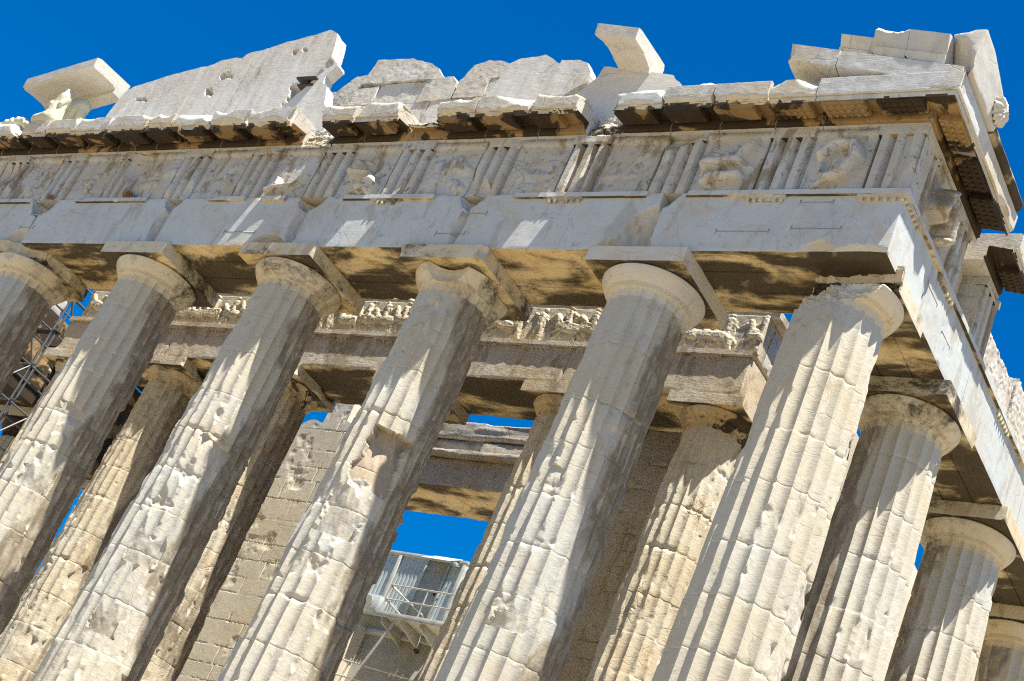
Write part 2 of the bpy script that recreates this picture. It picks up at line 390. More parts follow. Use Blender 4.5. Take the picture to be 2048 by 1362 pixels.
# ------------------------------------------------------------------ columns
H_COL = 10.43
def shaft(name, parent, cx, cy, zb, H, r0, r1, per, nz, seed, mat=MARBLE, nchip=120, batter=0., joints=None, big=(), arris=1., face=None, notch=(), shade_pat0=.6, shade_patw=.9, pats=.9):  # pats: strength of the shade-side brown, part patina, part painted shade
    """fluted, weathered shaft: radius as a function of angle and height"""
    rs = np.random.RandomState(seed); nt_ = 20*per
    if joints is None:
        joints = []; z = H
        while z > .4: z -= rs.uniform(.78, 1.02); joints.append(z)
    zs = np.linspace(0, H, nz)
    for jz in joints:                       # put three rows right at each drum joint
        i = int(np.clip(round(jz/H*(nz-1)), 1, nz-2)); zs[i-1:i+2] = jz+np.array([-.011, 0, .011])
    zs.sort()
    th = (np.arange(nt_)/nt_)*2*math.pi
    phi = (np.arange(nt_) % per)/per-.5
    TH, Z = np.meshgrid(th, zs); PH = np.tile(phi, (nz, 1)); t = Z/H
    Rr = r0+(r1-r0)*(t*.82+.18*t*t)
    q2 = (2*PH)**2
    prof = Rr*.090*(1-q2)
    U = np.stack([np.cos(TH)*Rr, np.sin(TH)*Rr, Z+zb], -1)+np.array([cx, cy, 0])
    er = np.clip(fbm(U, (2.6, 2.6, 1.5), 5, seed)-.20+.22*batter, 0, 1)
    edge = np.abs(2*PH)**3
    rad = Rr-prof-edge*er*.06*arris*Rr
    rad -= .002*np.abs(fbm(U, (2, 2, 2), 3, seed+4))
    rad += .0012*fbm(U, (14, 14, 14), 3, seed+8)
    dr = np.searchsorted(np.sort(joints), zs); dro = np.random.RandomState(seed+99).rand(60); rad += (dro[dr][:, None]-.5)*.010; tint = np.repeat((dro[::-1][dr][:, None]*.8), nt_, 1); tan = np.zeros_like(rad)
    pa = np.cos(TH-shade_pat0); pat = pats*sstep(math.cos(shade_patw)-.10, math.cos(shade_patw)+.12, pa+.42*fbm(U, (1.1, 1.1, .5), 5, seed+61)+.10*fbm(U, (6, 6, 3), 3, seed+62))  # brown patina laid on the side in shade, painting that shade darker
    brk = np.zeros_like(rad)
    # zones where the flutes have been battered off
    low = sstep(H*.92, H*.35, Z)
    mk = sstep(.20, .34, fbm(U, (.9, .9, .7), 4, seed+11)+batter*.70*low-.46+.06*low)
    base = Rr*(.945)-.03*np.abs(fbm(U, (1.5, 1.5, 1.5), 3, seed+15))-.006*np.abs(fbm(U, (7, 7, 7), 3, seed+16))
    nr = np.where(mk > 0, np.minimum(rad, rad*(1-mk)+base*mk), rad)
    brk = np.maximum(brk, sstep(.01, .04, rad-nr)*.8); rad = nr
    # conchoidal chips
    dz = H/(nz-1); dth = 2*math.pi/nt_
    fdir = math.atan2(CAM[1]-cy, CAM[0]-cx)
    def chip(thc, zc, d, rho, st, sz, ru, rv):
        k = int(rho*1.5/dz)+2; kk = int(rho*1.5/(dth*r0))+2
        iz = np.arange(max(0, int(zc/dz)-k), min(nz, int(zc/dz)+k+1)); it = (np.arange(-kk, kk+1)+int(thc/dth)) % nt_
        if len(iz) < 2 or len(it) >= nt_: return
        A = np.ix_(iz, it); du = ((TH[A]-thc+math.pi) % (2*math.pi)-math.pi)*Rr[A]; dv = Z[A]-zc
        ca, sa = math.cos(st*6), math.sin(st*6); d1 = du*ca+dv*sa; d2 = dv*ca-du*sa
        cut = Rr[A]-d+np.maximum(np.maximum(d1*ru, -d1*rv)*1.1, np.maximum(d2*(.5+rv*.5), -d2*(2.6-ru*.6)))*d/rho*1.1
        cut = cut+.16*d*fbm(U[A], 7, 2, seed+21)
        new = np.minimum(rad[A], cut); b = sstep(.006, .02, rad[A]-new); rad[A] = new; brk[A] = np.maximum(brk[A], b)
    for i in range(int(nchip*.7)):
        zc = H*(1-rs.rand()**(.75))*.97 if batter > .2 else H*rs.rand()*.97
        s = rs.rand()**2.2
        d = .006+.038*s*(.6+batter) if rs.rand() < .8 else .05; rho = .10+.45*s if d < .05 else rs.uniform(.07, .14)
        chip(rs.rand()*2*math.pi, zc, d+.03, rho, rs.normal()*.12, rs.normal()*.10, rs.uniform(.7, 1.6), rs.uniform(.3, 1.2))
    for (a, zc, d, rho, st, sz, ru, rv) in big: chip((fdir+a) % (2*math.pi), zc, d*.75, rho, st, sz*.5, ru, rv*.8)
    for (a0, a1, zt, zb2, dep, slope, tn_) in notch:
        da = (TH-fdir+math.pi) % (2*math.pi)-math.pi; top = zt+.05*fbm(U, 3, 3, seed+40)-.10*da
        ins = (da > a0+.13*fbm(U, 3, 4, seed+41)) & (da < a1+.13*fbm(U, 3, 4, seed+42)) & (Z < top) & (Z > zb2)
        cutn = Rr-dep+slope*np.clip(top-Z, 0, 9)+.035*fbm(U, (3, 3, 1.5), 4, seed+43)
        new = np.where(ins, np.minimum(rad, cutn), rad); tan = np.maximum(tan, tn_*sstep(.005, .02, rad-new)); brk = np.maximum(brk, (1-tn_)*sstep(.005, .02, rad-new)); rad = new
    # drum joints
    for jz in joints:
        jst = .024 if rs.rand() < .28 else .009; g = np.exp(-((Z-jz)/.010)**2); op = .5+.5*sstep(-.2, .3, fbm(U, (1.7, 1.7, .01), 3, seed+int(jz*10)))
        rad -= jst*g*op
        rag = np.exp(-((Z-jz)/.05)**2)*np.clip(fbm(U, (4, 4, 4), 4, seed+33)-.16, 0, 1)*(.07 if jst > .01 else .02); rad -= rag; brk = np.maximum(brk, sstep(.008, .03, rag)*.6)
    X = cx+np.cos(TH)*rad; Y = cy+np.sin(TH)*rad
    V = np.stack([X, Y, Z+zb], -1).reshape(-1, 3)
    i = np.arange(nz-1)[:, None]*nt_; j = np.arange(nt_)[None]; j2 = (j+1) % nt_
    Q = np.stack([i+j, i+j2, i+nt_+j2, i+nt_+j], -1).reshape(-1, 4)
    o = mesh_obj(name, V, Q, mat, parent, polys=[list(range(nt_))[::-1], list(range((nz-1)*nt_, nz*nt_))], brk=brk.ravel()*(1-tan.ravel()), sharp=20, attrs=dict(tint=tint, tan=tan, pat=pat*(1-.8*brk)))  # pat: shade-side brown, part patina, part painted shade
    return o

def echinus(name, parent, cx, cy, z0, z1, rn, ra, per, seed, mat=M_CAP, nb=0, post=None):
    """necking with flute ends, annulets and the curved cushion up to the abacus"""
    h = z1-z0; nt_ = 20*per
    def rr(t):  # 0..1 up
        return t
    prof = []
    zn = z0+h*.30
    for z in np.linspace(z0, zn, 8): prof.append((rn*(1+.03*(z-z0)/(zn-z0)), z, 1. if z < zn-.02 else .15))
    zz = zn+.012; rn2 = rn*1.045
    for k in range(4): prof += [(rn2+.012*k, zz, 0.), (rn2+.012*k+.014, zz+.004, 0.), (rn2+.012*k+.010, zz+.014, 0.)]; zz += .017
    ra0 = rn2+.06
    for t in np.linspace(0, 1, 22):
        s = t*.86
        rad = ra0+(ra-ra0)*(1-(1-s/.86)**1.55)*1.0
        zv = zz+.006+(z1-zz-.006)*t
        if t > .82: rad -= ((t-.82)/.18)**2*.055
        prof.append((rad, zv, 0.))
    th = np.arange(nt_)/nt_*2*math.pi; phi = (np.arange(nt_) % per)/per-.5; pr = np.array(prof); m = len(pr)
    TH = np.tile(th, (m, 1)); rad = pr[:, :1]-pr[:, 2:]*rn*.085*(1-(2*phi[None])**2)
    V = np.stack([cx+np.cos(TH)*rad, cy+np.sin(TH)*rad, np.repeat(pr[:, 1:2], nt_, 1)], -1).reshape(-1, 3)
    brk = np.zeros(len(V)); rs = np.random.RandomState(seed)
    for k in range(nb):
        a = rs.rand()*2*math.pi; zc = z0+h*rs.uniform(.3, 1); rc = rn+(ra-rn)*max(0, (zc-z0)/h-.3)/.7
        d = rs.uniform(.02, .09); V = bite(V, (cx+math.cos(a)*rc, cy+math.sin(a)*rc, zc), (math.cos(a), math.sin(a), rs.uniform(-.8, .3)), d, rs.uniform(.1, .35), .01, seed+k, brk)
    if post: V = post(V, brk)
    V = rough(V, .0012, 7, seed)
    i = np.arange(m-1)[:, None]*nt_; j = np.arange(nt_)[None]; j2 = (j+1) % nt_
    Q = np.stack([i+j, i+j2, i+nt_+j2, i+nt_+j], -1).reshape(-1, 4)
    return mesh_obj(name, V, Q, mat, parent, polys=[list(range(nt_))[::-1], list(range((m-1)*nt_, m*nt_))], brk=brk, sharp=30)

def column(label, cx, cy, per, nz, seed, zb=0., H=9.57, r0=.952, r1=.745, ztop=H_COL, ab=1.002, abh=.321, ra=.985, mat=MARBLE, capmat=M_CAP, capnb=0, abnb=2, eposts=None, apost=None, abmat=None, group='fluted columns', **kw):
    t = thing('fluted_column', label, 'column', group); t.location = (0, 0, 0)
    shaft('shaft', t, cx, cy, zb, H, r0, r1, per, nz, seed, mat=mat, **kw)
    echinus('echinus', t, cx, cy, zb+H+.002, ztop-abh, r1*.985, ra, max(8, per//2), seed, capmat, capnb, eposts)
    stone('abacus', (cx-ab, cx+ab), (cy-ab, cy+ab), (ztop-abh+.002, ztop-.004), abmat or M_CAP, t, .04, (.002, .010), abnb, (.03, .12), .003, 5, seed+3, post=apost, soffit=M_SOFFIT)
    return t

XF = [0, -3.689, -7.983, -12.277, -16.571, -20.865]
# corner column: capital broken away on its outer front side
def corner_ech(V, brk):
    V = bite(V, (-.62, -.72, 10.1), (-.5, -.8, .25), .52, 1.7, .10, 3, brk)
    V = bite(V, (.3, -.95, 10.05), (.15, -.98, .2), .40, 1.5, .04, 5, brk)
    return bite(V, (-.9, .1, 10.1), (-1, -.1, .1), .22, .8, .05, 7, brk)
def corner_ab(V, brk):
    V = bite(V, (0, -1., 10.2), (-.05, -1, -.25), .80, 3.5, .06, 13, brk)
    V = bite(V, (-1, -.6, 10.2), (-1, -.3, -.2), .6, 1.8, .06, 14, brk)
    return bite(V, (1, -.85, 10.15), (.8, -.7, -.35), .30, .8, .04, 15, brk)
column('nearest corner column with clean pale flutes and a capital broken off at its front', XF[0], 0, 16, 620, 11, r0=.975, r1=.765, nchip=45, batter=.0, arris=.45, pats=.0, eposts=corner_ech, apost=corner_ab,
       joints=[9.2, 8.25, 7.05, 6.1, 5.0, 4.1, 3.2, 2.2, 1.2], big=[(-.15, 4.5, .07, .16, .2, .5, 1, 1), (.3, 7.3, .06, .12, 0, .3, 1, 1), (-.2, 6.1, .06, .10, .3, .5, 1.5, 1)])
column('front column next to the corner with a smooth new capital and chipped lower flutes', XF[1], 0, 16, 620, 12, nchip=130, batter=.28, arris=.8, abnb=0, capmat=M_NEW, abmat=M_NEW,
       joints=[8.55, 7.35, 6.45, 5.45, 4.5, 3.6, 2.6, 1.6, .8], big=[(-.5, 5.6, .13, .45, -.1, .35, 1, 1), (-.2, 4.6, .12, .35, .1, .4, 1, 1), (-.7, 6.2, .10, .35, 0, .3, 1, .8), (-.45, 3.4, .13, .4, 0, .3, 1, 1), (-.1, 7.7, .05, .12, 0, .2, 1, 1)], notch=[(-.8, -.25, 5.95, 5.3, .10, .10, 0.), (-.6, .1, 3.7, 3.0, .02, -.13, 0.)])
# third column carries a deep square notch high on its front
def c2big(): return [ (-.25, 5.25, .17, .45, -.1, .45, 1, 1), (-.5, 4.6, .15, .5, 0, .3, 1, 1), (-.1, 4.2, .15, .45, .1, .5, 1, 1), (-.3, 3.5, .16, .5, 0, .4, 1, 1), (-.5, 8.0, .06, .12, 0, .3, 1, 1), (-.35, 7.5, .07, .13, 0, .3, 1, 1)]
column('battered front column with a deep square notch cut high on its face', XF[2], 0, 16, 620, 13, nchip=210, batter=.55, capnb=6, abnb=4, joints=[8.7, 7.75, 6.75, 5.6, 4.75, 3.8, 2.9, 2.0, 1.1], big=c2big(), notch=[(-.55, .55, 6.45, 5.2, .27, .15, 1.), (-.75, .2, 5.1, 4.2, .05, -.10, 0.)])
column('battered front column third from the left with a long chain of breaks', XF[3], 0, 16, 620, 14, nchip=230, batter=.55, capmat=M_CAP, abnb=1, joints=[8.8, 7.9, 6.9, 6.0, 5.1, 4.2, 3.3, 2.3, 1.3],
       big=[(-.35, 7.4, .09, .22, 0, .4, 1, 1), (-.25, 6.4, .12, .3, 0, .4, 1, 1), (-.3, 5.0, .17, .5, -.1, .4, 1, 1), (-.45, 4.3, .18, .5, .1, .5, 1, 1), (-.2, 3.6, .12, .3, 0, .3, 1, 1)], notch=[(-.7, .15, 3.95, 3.05, .02, -.13, .1), (-.35, .45, 5.9, 5.35, .10, .10, .0), (-.6, .1, 2.3, 1.6, .02, -.16, .45)])
column('front column second from the left with brown shaded flank and spalled lower drums', XF[4], 0, 16, 560, 15, nchip=150, batter=.4, abnb=1, joints=[8.9, 8.0, 7.2, 6.1, 5.3, 4.3, 3.4, 2.4, 1.4],
       big=[(-.1, 7.1, .10, .22, 0, .5, 1, 1), (-.45, 6.1, .13, .35, 0, .3, 1, 1), (-.1, 5.7, .14, .45, 0, .3, 1, 1), (-.3, 4.9, .12, .4, 0, .3, 1, 1)], notch=[(-.6, .2, 6.3, 5.75, .09, .10, .3), (-.5, .3, 5.0, 4.3, .02, -.14, 0.)])
def left_ab(V, brk):
    V = bite(V, (-20.2, -1, 10.2), (.35, -1, -.3), .5, 1.6, .06, 3, brk)
    return bite(V, (-19.9, -.4, 10.15), (1, -.3, -.5), .3, .9, .05, 5, brk)
column('leftmost front column with ragged capital cut off by the left picture edge', XF[5], 0, 14, 460, 16, nchip=110, batter=.35, capnb=14, abnb=5, apost=left_ab)
PF = dict(shade_pat0=-2.6, shade_patw=.85)  # turns the painted shade side on the long side columns
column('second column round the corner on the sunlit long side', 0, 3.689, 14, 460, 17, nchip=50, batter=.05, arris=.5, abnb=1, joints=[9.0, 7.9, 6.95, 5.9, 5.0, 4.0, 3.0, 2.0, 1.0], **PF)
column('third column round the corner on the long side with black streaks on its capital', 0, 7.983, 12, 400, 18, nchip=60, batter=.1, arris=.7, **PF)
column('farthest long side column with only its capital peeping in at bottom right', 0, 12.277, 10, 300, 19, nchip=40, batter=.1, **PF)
PX = [-4.55, -8.19, -12.38, -16.5, -20.42, -24.1]; PY = 5.06
PL = ['inner porch column nearest the corner with dark crust below its capital', 'inner porch column half hidden behind the column beside the corner one', 'inner porch column seen behind the notched front column',
      'inner porch column with dark ragged capital behind the gap beside the notched column', 'inner porch column with broken dark capital between two left front columns', 'leftmost inner porch column with a clean square abacus end']
M_PCOL = marble('marble_porch_column', white=(.56, .51, .40), cream=(.52, .43, .29), ochre=.4, grey=.1, brown=.4, cracks=.9, bump=.5, pits=.9, grime=.7)
M_PCAP = marble('porch_capital', white=(.56, .46, .28), cream=(.50, .38, .19), ochre=.4, grey=.1, brown=.6, crust=.35, cracks=.5, bump=.5, grime=.9)
for k, x in enumerate(PX):
    bad = k in (3, 4)
    column(PL[k], x, PY, 10, 430, 31+k, zb=.72, H=9.42, r0=.825, r1=.66, ztop=10.80, ab=.86, abh=.27, ra=.845, mat=M_PCOL, capmat=M_PCAP, abmat=M_PORCH, capnb=16 if bad else 3, abnb=6 if bad else 1, nchip=230, batter=.35, arris=.8, group='inner porch columns')

# ------------------------------------------------------------------ front and side entablature
AF = .882; ZA = 10.43; ZT = 11.745; ZF = 13.17
front = thing('entablature', 'long front entablature in shade with triglyph frieze and broken cornice above the columns', 'entablature')
flank = thing('entablature', 'short receding entablature with sunlit white architrave round the corner', 'entablature')
# --- architrave blocks (three slabs thick: grooves in the soffit)
def yarch(): return np.concatenate([lin(-AF, -.32, .045), [-.306, -.294], lin(-.28, .28, .07), [.294, .306], lin(.32, AF, .08)])
def groove(V, ax=1):
    b = V[:, 2] < ZA+.01
    for yg in (-.30, .30):
        k = b & (np.abs(V[:, ax]-yg) < .0075); V[k, 2] += .03
    return V
arch = [(.882, -3.60, 21), (-3.70, -7.93, 22), (-7.955, -12.10, 23), (-12.16, -16.20, 24), (-16.26, -20.70, 25), (-20.76, -25.1, 26)]
clamps = {0: [(-1.9, -1.3, 11.52), (-.95, -.35, 11.50), (-2.35, -1.35, 10.86), (-.95, -.05, 10.93)], 1: [(-8.05, -7.45, 11.28), (-8.45, -7.75, 10.78)], 3: [(-14.2, -13.3, 10.80)], 4: [(-21.0, -20.6, 11.3), (-21.1, -20.6, 10.9)]}
corner_cuts = {  # broken ends seen at the joints
    0: [((-3.6, -AF, 11.72), (-.7, -.5, .5), 0.216, 0.575), ((-3.6, -AF, 10.5), (-.9, -.6, -.3), 0.068, 0.345), ((-.35, -AF, 10.43), (0, -.8, -.7), 0.216, 0.345), ((.4, -AF, 10.43), (0, -.7, -.8), 0.135, 0.575)],
    1: [((-3.70, -AF, 10.75), (.45, -.9, -.15), 0.405, 0.862), ((-4.4, -AF, 10.43), (.1, -.7, -.7), 0.203, 0.575), ((-7.93, -AF, 11.73), (-.6, -.6, .5), 0.216, 0.460), ((-7.93, -AF, 11.0), (-.7, -.7, 0), 0.068, 0.575)],
    2: [((-7.955, -AF, 11.72), (.8, -.5, .5), 0.270, 0.517), ((-7.955, -AF, 11.0), (.7, -.7, 0), 0.135, 0.575), ((-12.1, -AF, 11.73), (-.6, -.6, .6), 0.270, 0.517)],
    3: [((-12.16, -AF, 11.73), (.7, -.5, .5), 0.351, 0.575), ((-12.16, -AF, 11.1), (.8, -.7, 0), 0.216, 0.805), ((-12.9, -AF, 10.43), (.2, -.6, -.8), 0.297, 0.575), ((-16.2, -AF, 11.7), (-.6, -.6, .4), 0.135, 0.345)],
    4: [((-16.26, -AF, 11.72), (.8, -.5, .4), 0.297, 0.575), ((-16.26, -AF, 11.0), (.8, -.7, 0), 0.270, 0.805), ((-20.7, -AF, 11.72), (-.7, -.4, .5), 0.378, 0.575)],
    5: [((-20.76, -AF, 11.72), (.8, -.5, .5), 0.405, 0.690), ((-21., -AF, 10.6), (.2, -.7, -.5), 0.162, 0.575)]}
def clamp(parent, xa, xb, z, y=-AF, ax=0):
    c = [(xa, xb, z-.013, z+.013), (xa-.012, xa+.014, z-.06, z+.06), (xb-.014, xb+.012, z-.06, z+.06)]
    V = []; P = []
    for i, (a, b, z0, z1) in enumerate(c):
        e = .004+.0008*i
        q, p, _ = lattice([a, b], [y-e, y+.01], [z0, z1]) if ax == 0 else lattice([AF-.01, AF+e], [a, b], [z0, z1])
        P += [[k+len(V) for k in f_] for f_ in p]; V += list(map(tuple, q))
    return mesh_obj('metal_clamp', np.array(V), None, M_CLAMP, parent, polys=P, sharp=0)
def taenia(parent, xa, xb, seed, ax=0, o0=.02, o1=.066, z=(11.64, 11.745)):
    def pl(V):
        s, o, zz = V[:, 0], V[:, 1], V[:, 2]
        return np.stack([s, -AF-o, zz], 1) if ax == 0 else np.stack([AF+o, s, zz], 1)
    return profile_bar('taenia', [(-.05, z[0]), (o1, z[0]), (o1, z[1]), (-.05, z[1])], xa, xb, M_ARCH, parent, .03, seed, 5 if ax == 0 else 1, (.015, .05), .004, place=pl, mats=[M_ARCH, M_SOFFIT], mfun=lambda c: (c[:, 2] < z[0]+.012))
def regula(parent, xa, xb, ax=0, keep=range(6), seed=0):
    n = len(list(keep)); s = (xb-xa)
    V = []; P = []
    def add(v, p):
        P.extend([[k+len(V) for k in f_] for f_ in p]); V.extend(v)
    q, p, _ = lattice(lin(xa, xb, .05), [-.06, -.02, .02, .052], [11.585, 11.615, 11.645]); add([tuple(a) for a in q], [list(a) for a in p])
    for k in keep:
        c = xa+s*(k+.5)/6
        v, p = tube((c, .028, 11.59), (c, .028, 11.515), .038, 10); add(v, p)
    V = np.array(V); V = rough(V, .006, 8, seed)
    W_ = np.stack([V[:, 0], -AF-V[:, 1], V[:, 2]], 1) if ax == 0 else np.stack([AF+V[:, 1], V[:, 0], V[:, 2]], 1)
    if ax == 0: P = P
    else: P = [p[::-1] for p in P]
    return mesh_obj('regula', W_, None, M_CAP, parent, polys=P, sharp=40)
tae = {0: [(.95, -3.2)], 1: [(-4.0, -7.0)], 2: [(-8.9, -11.3)], 3: [(-12.9, -13.6), (-14.1, -15.2)], 4: [(-17.2, -19.6)], 5: [(-21.2, -23.5)]}
for k, (xa, xb, sd_) in enumerate(arch):
    cuts = corner_cuts.get(k, [])
    def post(V, brk, cuts=cuts, sd_=sd_):
        V = groove(V)
        for p, n, d, rho in cuts: V = bite(V, p, n, d, rho, .05*d+.006, sd_, brk)
        return V
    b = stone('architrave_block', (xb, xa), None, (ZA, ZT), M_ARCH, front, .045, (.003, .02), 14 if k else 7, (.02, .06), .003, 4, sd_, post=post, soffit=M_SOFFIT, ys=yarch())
    for a in clamps.get(k, []): clamp(b, *a)
    for j, (ta, tb) in enumerate(tae[k]): taenia(b, tb, ta, sd_+j)
blk0 = [o for o in front.children][0]
regula(blk0, .06, .93); regula(blk0, -2.02, -1.25, keep=(0, 1, 2, 4, 5), seed=3)
regula([o for o in front.children][1], -6.16, -5.4, keep=(0, 1, 3, 4, 5), seed=4); regula([o for o in front.children][2], -10.5, -9.7, keep=(1, 2, 4), seed=5)
fl = [(.884+.0, 3.689, 41), (3.70, 7.97, 42), (7.99, 12.26, 43), (12.29, 16.5, 44)]
for k, (ya, yb, sd_) in enumerate(fl):
    xs_ = yarch()
    def post(V, brk): return groove(V, 0)
    b = stone('architrave_block', None, (ya, yb), (ZA+.001, ZT), M_ARCH, flank, .05, (.003, .015), 2, (.02, .04), .003, 4, sd_, post=post, soffit=M_SOFFIT, xs=xs_)
    taenia(b, ya if k else -.94, yb, sd_, 1)
    if k == 0:
        clamp(b, .9, 1.5, 11.2, ax=1); clamp(b, 2.0, 2.5, 11.0, ax=1)
    for c in (.485-.91+.0, 1.6, 3.689, 5.836, 7.983, 10.13, 12.28, 14.4):
        c = -.485 if c < 0 else c
        if (ya <= c < yb) or (k == 0 and c < 0): regula(b, c-.43, c+.43, 1, seed=int(c*10))
# --- frieze: backing, triglyphs, metopes
stone('frieze_backing', (-25.2, .80), (-.70, .85), (ZT+.003, ZF-.003), M_FRIEZE, front, .2, (.0, .01), rg=0)
stone('frieze_backing', (-.85, .70), (.86, 2.1), (ZT+.003, ZF-.003), M_FRIEZE, flank, .2, (0, .01), rg=0)
def triglyph(parent, c, w=.845, ax=0, seed=0, damage=0, trim=(0, 0), depth=.45):
    h = w/2
    pr = [0, .055, .075, .13, .145, .20, .225, .29, .30]  # groove sampling helper
    gl = [(-h, .0), (-h*.5, .5), (0, 1)]
    # x breakpoints: half groove, bar, groove, bar, groove, bar, half groove
    e = w/18; cuts = [-9, -7.4, -4.6, -3, -1.4, 1.4, 3, 4.6, 7.4, 9]
    cuts = [-9, -8.2, -7.4, -6.0, -4.6, -3.8, -3, -2.2, -1.4, 0, 1.4, 2.2, 3, 3.8, 4.6, 6.0, 7.4, 8.2, 9]
    xs = c+np.array(cuts)*e
    xs = np.unique(np.concatenate([np.linspace(xs[i], xs[i+1], 3) for i in range(len(xs)-1)]).round(5))
    zs = np.concatenate([lin(ZT, 12.90, .05), [12.93, 12.955, 12.962, 12.978], [13.02, 13.024, 13.06, 13.11, ZF-.002]])
    V, Q, side = lattice(xs, np.concatenate([[-.91], lin(-.87, -.91+depth, .08)]), zs)
    xx = (V[:, 0]-c)/e
    g = np.zeros(len(V))
    for cc, hw in ((-9, 1.6), (-3, 1.6), (3, 1.6), (9, 1.6)): g = np.maximum(g, 1-np.abs(xx-cc)/hw)
    g = np.clip(g, 0, 1)*(1-sstep(12.962, 12.978, V[:, 2]))
    fm = V[:, 1] < -.90
    V[fm, 1] += g[fm]*.125
    band = (V[:, 2] > 13.022) & fm; V[band, 1] -= .018
    ZQ = ((np.abs(V[Q][:, :, 2].mean(1)-12.970) < .009) & (V[Q][:, :, 1].mean(1) < -.70) & (g[Q].mean(1) > .02)).astype(int)
    brk = np.zeros(len(V)); rs = np.random.RandomState(seed)
    er = np.clip(fbm(V, (3, 3, 2), 4, seed)-.12, 0, 1); V[fm, 1] += (er[fm])*(.006+.05*damage)
    for k in range(int(1+12*damage)):
        V = bite(V, (c+rs.choice([-1, 1])*h*rs.uniform(.6, 1), -.91, rs.choice([ZT, ZF, rs.uniform(ZT, ZF)])), (rs.normal()*.5, -1, rs.normal()*.5), rs.uniform(.015, .03+.06*damage), rs.uniform(.06, .2), .006, seed+k, brk)
    V = rough(V, .0015, 6, seed)
    if trim[0]: V[:, 0] = np.maximum(V[:, 0], trim[0])
    if ax == 1:
        V = np.stack([-V[:, 1], V[:, 0], V[:, 2]], 1)
    zc = ZQ; return mesh_obj('triglyph', V, Q, None, parent, brk=brk, sharp=30, mats=[M_FRIEZE, M_DARK], mi=zc)

def capsules(X, Z, caps, k=1.):
    Hh = np.zeros_like(X)
    for (x0, z0, x1, z1, r0, r1, a) in caps:
        m = (X > min(x0, x1)-max(r0, r1)) & (X < max(x0, x1)+max(r0, r1)) & (Z > min(z0, z1)-max(r0, r1)) & (Z < max(z0, z1)+max(r0, r1))
        if not m.any(): continue
        x, z = X[m], Z[m]; dx, dz = x1-x0, z1-z0; L = dx*dx+dz*dz+1e-9
        t = np.clip(((x-x0)*dx+(z-z0)*dz)/L, 0, 1); rr = r0+(r1-r0)*t
        d2 = (x-x0-t*dx)**2+(z-z0-t*dz)**2
        Hh[m] = np.maximum(Hh[m], a*np.sqrt(np.maximum(rr*rr-d2, 0))/np.maximum(rr, 1e-4)*np.minimum(rr*1.3, .12)*k)
    return Hh
def metope(parent, xa, xb, caps, ax=0, seed=0, yf=-.82, amt=1.45):
    V, Q, side = lattice(lin(xa, xb, .022), [yf, yf+.06, yf+.12], np.concatenate([lin(ZT+.002, 13.0, .022), [13.012, 13.02, 13.09, ZF-.003]]))
    fm = V[:, 1] < yf+.001; c = (xa+xb)/2
    wob = fbm(V, 5, 3, seed)*.03
    hgt = capsules(V[:, 0]-c+wob, V[:, 2]-ZT+wob, caps)
    V[fm, 1] -= (hgt*amt+np.clip(fbm(V, 2.2, 4, seed+2)-.08, 0, 1)*.02+.010*fbm(V, 14, 3, seed+5)*(hgt > .01)+.004*fbm(V, 9, 4, seed+6))[fm]
    V[fm & (V[:, 2] > 13.015), 1] -= .045
    if ax == 1: V = np.stack([-V[:, 1], V[:, 0], V[:, 2]], 1)
    return mesh_obj('metope', V, Q, M_FRIEZE, parent, sharp=0)
def rcap(seed, n=7):
    rs = np.random.RandomState(seed); out = []
    x, z = rs.uniform(-.3, .3), rs.uniform(.3, .7)
    for k in range(n):
        a = rs.uniform(0, 6.28); L = rs.uniform(.15, .4); x1, z1 = np.clip(x+L*math.cos(a), -.5, .5), np.clip(z+L*math.sin(a), .1, 1.1)
        r = rs.uniform(.05, .13); out.append((x, z, x1, z1, r, r*rs.uniform(.5, 1), 1)); x, z = (x1, z1) if rs.rand() < .6 else (rs.uniform(-.4, .4), rs.uniform(.2, .9))
    return out
TG = [.485, -1.55, -3.69, -5.73, -7.85, -9.98, -12.1, -14.25, -16.4, -18.5, -20.65, -22.8, -24.6]
figures = {0: [(-.3, .75, -.1, 1.02, .12, .13, 1.5), (-.1, 1.02, .2, .98, .13, .14, 1.5), (.2, .98, .32, .7, .14, .13, 1.6), (.32, .7, .2, .4, .13, .12, 1.5), (.2, .4, -.1, .25, .12, .1, 1.3), (-.32, .75, -.28, .5, .07, .06, 1.2), (-.28, .5, -.12, .2, .06, .05, 1), (-.1, .25, -.3, .12, .08, .06, 1), (.05, .62, .12, .75, .12, .1, .5)],
           1: [(-.42, .62, .2, .68, .12, .15, 1.5), (.2, .7, .38, 1.08, .11, .08, 1.5), (-.1, .72, .12, 1.0, .10, .07, 1.3), (-.25, .3, .25, .34, .14, .13, 1.4), (-.42, .6, -.45, .4, .07, .05, 1.2), (.1, .5, .45, .62, .04, .03, 1), (-.35, .25, -.2, .12, .1, .08, 1)],
           2: [(-.2, .2, .1, .9, .06, .05, .5), (.1, .9, .3, 1.0, .06, .05, .5), (-.4, .5, .2, .5, .07, .06, .4)],
           3: [(-.35, .55, .25, .5, .16, .13, .5), (-.1, .2, .3, .3, .14, .1, .5), (.25, .8, .4, .6, .1, .08, .4)],
           4: [(-.4, .3, .1, .95, .2, .16, 1.0), (.1, .95, .4, .7, .16, .14, .9), (-.3, .9, -.45, .5, .1, .1, .8), (.2, .4, .45, .2, .1, .1, .8)],
           5: [(-.45, .95, .0, .88, .06, .05, 1.1), (-.35, .62, .1, .56, .10, .09, 1.5), (.2, .55, .45, .9, .03, .03, .9), (.1, .1, .35, .35, .1, .12, 1.8), (.35, .35, .3, .1, .1, .07, 1.6), (-.2, .15, .1, .2, .06, .08, 1)],
           6: [(-.4, .12, .2, .35, .07, .05, 1.8), (.2, .35, .45, .62, .05, .03, 1.6), (-.2, .3, -.25, .5, .08, .06, 1.3)]}
